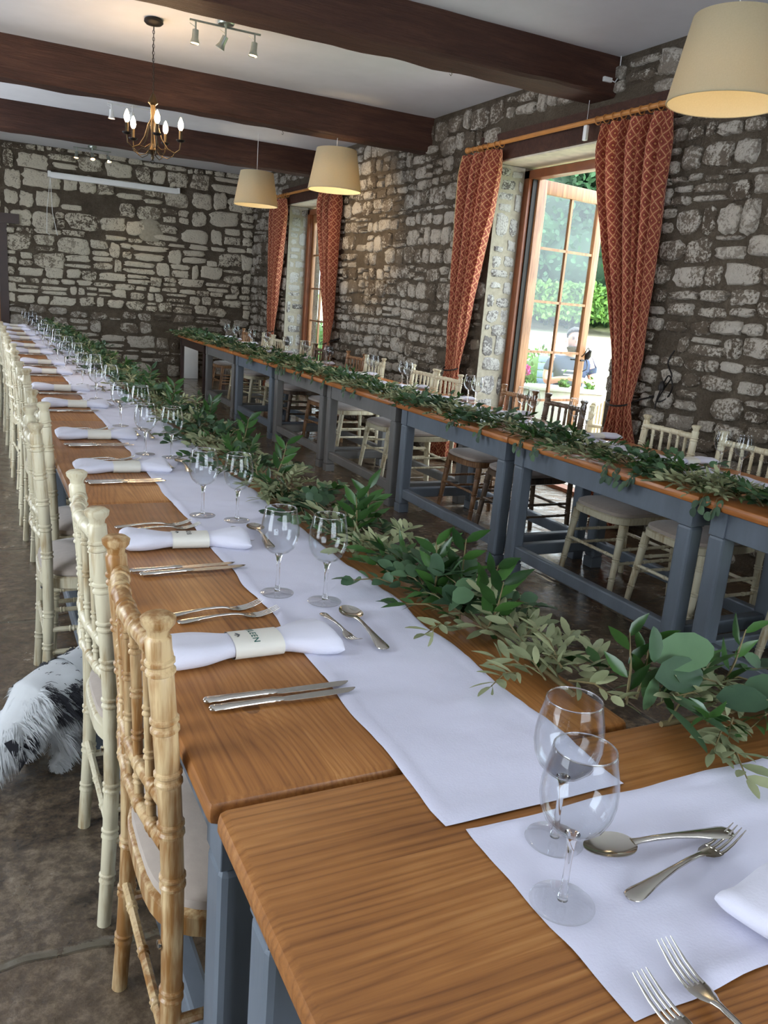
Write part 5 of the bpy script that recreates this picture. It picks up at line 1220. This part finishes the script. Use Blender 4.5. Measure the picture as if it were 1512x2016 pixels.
def bench(loc, rz, label, W=1.3, mt=M_PALEWOOD):
    t = thing('garden_bench', label, 'bench', loc, rz)
    b = MB(); b.recalc = True
    pts = [(W*(i/12-0.5), 0.0, 0.82+0.10*math.sin(PI*i/12)) for i in range(13)]; b.tube(pts, 0.028, 8); b.build('top_rail', mt, t)
    for k in range(14):
        x = -W/2+0.06+(W-0.12)*k/13; zt = 0.81+0.10*math.sin(PI*(x/W+0.5)); b = MB(); b.box(x-0.022, x+0.022, -0.008, 0.008, 0.46, zt); b.build('back_slat', mt, t, smooth=False)
    b = MB(); b.box(-W/2, W/2, -0.02, 0.02, 0.43, 0.49, bev=0.005); b.build('lower_rail', mt, t)
    for k in range(4): b = MB(); b.box(-W/2, W/2, -0.08-0.11*k-0.045, -0.08-0.11*k+0.045, 0.40, 0.425, bev=0.004); b.build('seat_slat', mt, t)
    for s in (-1, 1):
        x = s*W/2; b = MB(); b.box(x-0.03, x+0.03, -0.03, 0.03, 0, 0.82, bev=0.005); b.build('leg', mt, t)
        b = MB(); b.box(x-0.03, x+0.03, -0.50, -0.44, 0, 0.62, bev=0.005); b.build('leg', mt, t)
        b = MB(); b.box(x-0.035, x+0.035, -0.52, 0.02, 0.60, 0.635, bev=0.01); b.build('armrest', mt, t)
    b = MB(); b.box(-W/2, W/2, -0.49, -0.45, 0.33, 0.40, bev=0.004); b.build('apron', mt, t)
    t.scale = (0.84, 0.84, 0.84); return t
bench((5.22, 5.78, -0.02), math.radians(29), 'weathered wooden garden bench right of the open door, seen beside the curtain')
bench((5.25, 8.3, -0.10), math.radians(60), 'pale wooden garden bench end behind the left panes of the open door', 1.1)

# man outside
M_SKIN = simple('skin', srgb(214, 160, 134), 0.55, var=0.04)
M_TEE = simple('dark_blue_tee', srgb(58, 70, 92), 0.85, var=0.08)
M_HAIR = simple('dark_brown_hair', srgb(44, 34, 32), 0.7, bumpscale=60)
M_BLUECH = simple('pale_blue_rattan', srgb(140, 164, 190), 0.7)
man = thing('person', 'bearded man in a dark blue T-shirt seated outside, looking down at his hands', 'person', (5.80, 7.22, 0), math.radians(-118))
# local: +x is the way he faces
P_ = [(0, 0, 0.50, 0.16, 0.14), (0.01, 0, 0.64, 0.15, 0.13), (0.03, 0, 0.80, 0.175, 0.13), (0.04, 0, 0.93, 0.17, 0.11), (0.055, 0, 1.00, 0.07, 0.065), (0.075, 0, 1.05, 0.06, 0.06)]
E_ = [(0, 1), (1, 2), (2, 3), (3, 4), (4, 5)]
n0 = len(P_); P_ += [(0.095, 0, 1.12, 0.078, 0.088), (0.10, 0, 1.19, 0.080, 0.098), (0.09, 0, 1.245, 0.06, 0.07)]; E_ += [(5, n0), (n0, n0+1), (n0+1, n0+2)]
for s in (-1, 1):
    b0 = len(P_); P_ += [(0.04, s*0.19, 0.93, 0.062, 0.062), (0.07, s*0.245, 0.78, 0.052, 0.052), (0.14, s*0.25, 0.70, 0.043, 0.043), (0.27, s*0.14, 0.745, 0.034, 0.034), (0.36, s*0.05, 0.765, 0.026, 0.024)]
    E_ += [(3, b0), (b0, b0+1), (b0+1, b0+2), (b0+2, b0+3), (b0+3, b0+4)]
    b1 = len(P_); P_ += [(0.10, s*0.11, 0.49, 0.095, 0.085), (0.42, s*0.15, 0.50, 0.07, 0.07), (0.44, s*0.15, 0.26, 0.05, 0.05), (0.43, s*0.15, 0.07, 0.038, 0.038), (0.52, s*0.16, 0.045, 0.04, 0.03)]
    E_ += [(0, b1), (b1, b1+1), (b1+1, b1+2), (b1+2, b1+3), (b1+3, b1+4)]
body_m = skin('body', P_, E_, M_SKIN, man, 2, 0)
# fingers
for s in (-1, 1):
    b = MB()
    b.tube([(0.34, s*0.06, 0.765), (0.37, s*0.04, 0.77), (0.40, s*0.025, 0.77)], [0.024, 0.03, 0.026], 10)
    for k in range(4):
        y = s*(0.042-0.017*k); L = (0.055, 0.066, 0.062, 0.05)[k]
        b.tube([(0.395, y, 0.772), (0.395+L*0.5, y-s*0.01, 0.770), (0.395+L*0.85, y-s*0.018, 0.752), (0.395+L*0.9, y-s*0.02, 0.738)], [0.0095, 0.009, 0.008, 0.006], 8)
    b.tube([(0.36, s*0.03, 0.785), (0.385, s*0.008, 0.792), (0.41, -s*0.004, 0.785)], [0.011, 0.0095, 0.007], 8)
    b.build('hand', M_SKIN, man)
# clothing: shirt shell with sleeves
S_ = [(0, 0, 0.52, 0.172, 0.152), (0.01, 0, 0.64, 0.162, 0.145), (0.03, 0, 0.80, 0.187, 0.145), (0.04, 0, 0.93, 0.18, 0.122), (0.05, 0, 0.985, 0.085, 0.08)]
Es = [(0, 1), (1, 2), (2, 3), (3, 4)]
for s in (-1, 1):
    b0 = len(S_); S_ += [(0.04, s*0.19, 0.93, 0.074, 0.074), (0.07, s*0.245, 0.79, 0.068, 0.068)]; Es += [(3, b0), (b0, b0+1)]
skin('t_shirt', S_, Es, M_TEE, man, 2, 0)
b = MB(); b.box(0.176, 0.182, -0.11, 0.11, 0.83, 0.842); b.box(0.180, 0.186, -0.09, 0.09, 0.79, 0.80); b.build('shirt_print', M_PAPER, man)
skin('shorts', [(0, 0, 0.50, 0.18, 0.16), (0.02, 0, 0.56, 0.17, 0.15), (0.12, 0.11, 0.49, 0.105, 0.095), (0.36, 0.145, 0.50, 0.085, 0.085), (0.12, -0.11, 0.49, 0.105, 0.095), (0.36, -0.145, 0.50, 0.085, 0.085)], [(0, 1), (0, 2), (2, 3), (0, 4), (4, 5)], M_TEE, man, 2, 0)
def blob(name, cx, cy, cz, rx, ry, rz, mat, keep=None, bumpy=0.0, seed=0):
    bm = bmesh.new(); bmesh.ops.create_icosphere(bm, subdivisions=4, radius=1)
    if keep: bmesh.ops.delete(bm, geom=[v for v in bm.verts if not keep(v.co)], context='VERTS')
    bm.verts.index_update(); b = MB(); b.recalc = False
    b.add([(cx+v.co.x*rx*(1+bumpy*noise.noise(v.co*6)), cy+v.co.y*ry*(1+bumpy*noise.noise(v.co*6)), cz+v.co.z*rz*(1+bumpy*noise.noise(v.co*6))) for v in bm.verts], [tuple(v.index for v in f.verts) for f in bm.faces]); bm.free()
    return b.build(name, mat, man, angle=80)
blob('hair', 0.088, 0, 1.195, 0.108, 0.090, 0.098, M_HAIR, lambda c: c.z > 0.12+0.75*c.x, 0.08)
blob('beard', 0.125, 0, 1.095, 0.085, 0.082, 0.085, M_HAIR, lambda c: c.z < 0.22-0.25*abs(c.y) and c.x > -0.45, 0.12)
blob('nose', 0.203, 0, 1.155, 0.020, 0.014, 0.024, M_SKIN)
for s in (-1, 1):
    blob('ear', 0.085, s*0.088, 1.15, 0.02, 0.009, 0.03, M_SKIN); blob('eyebrow', 0.186, s*0.033, 1.19, 0.010, 0.020, 0.005, M_HAIR); blob('eye', 0.184, s*0.032, 1.172, 0.010, 0.013, 0.007, M_HAIR)
blob('mouth', 0.203, 0, 1.103, 0.008, 0.024, 0.007, simple('lips', srgb(186, 96, 92), 0.5))
t = thing('garden_chair', 'pale blue woven garden chair the man sits on', 'chair', (5.80, 7.22, 0), math.radians(-118))
b = MB(); b.box(-0.22, 0.26, -0.26, 0.26, 0.33, 0.37, bev=0.01); b.build('seat', M_BLUECH, t)
b = MB()
for k in range(7): b.box(-0.285, -0.265, -0.30, 0.30, 0.37+0.085*k, 0.445+0.085*k, bev=0.006)
b.build('backrest', M_BLUECH, t)
for (x, y) in ((-0.24, -0.25), (-0.24, 0.25), (0.22, -0.25), (0.22, 0.25)): b = MB(); b.tube([(x, y, -0.02), (x, y, 0.34)], 0.018, 8); b.build('leg', M_BLUECH, t)
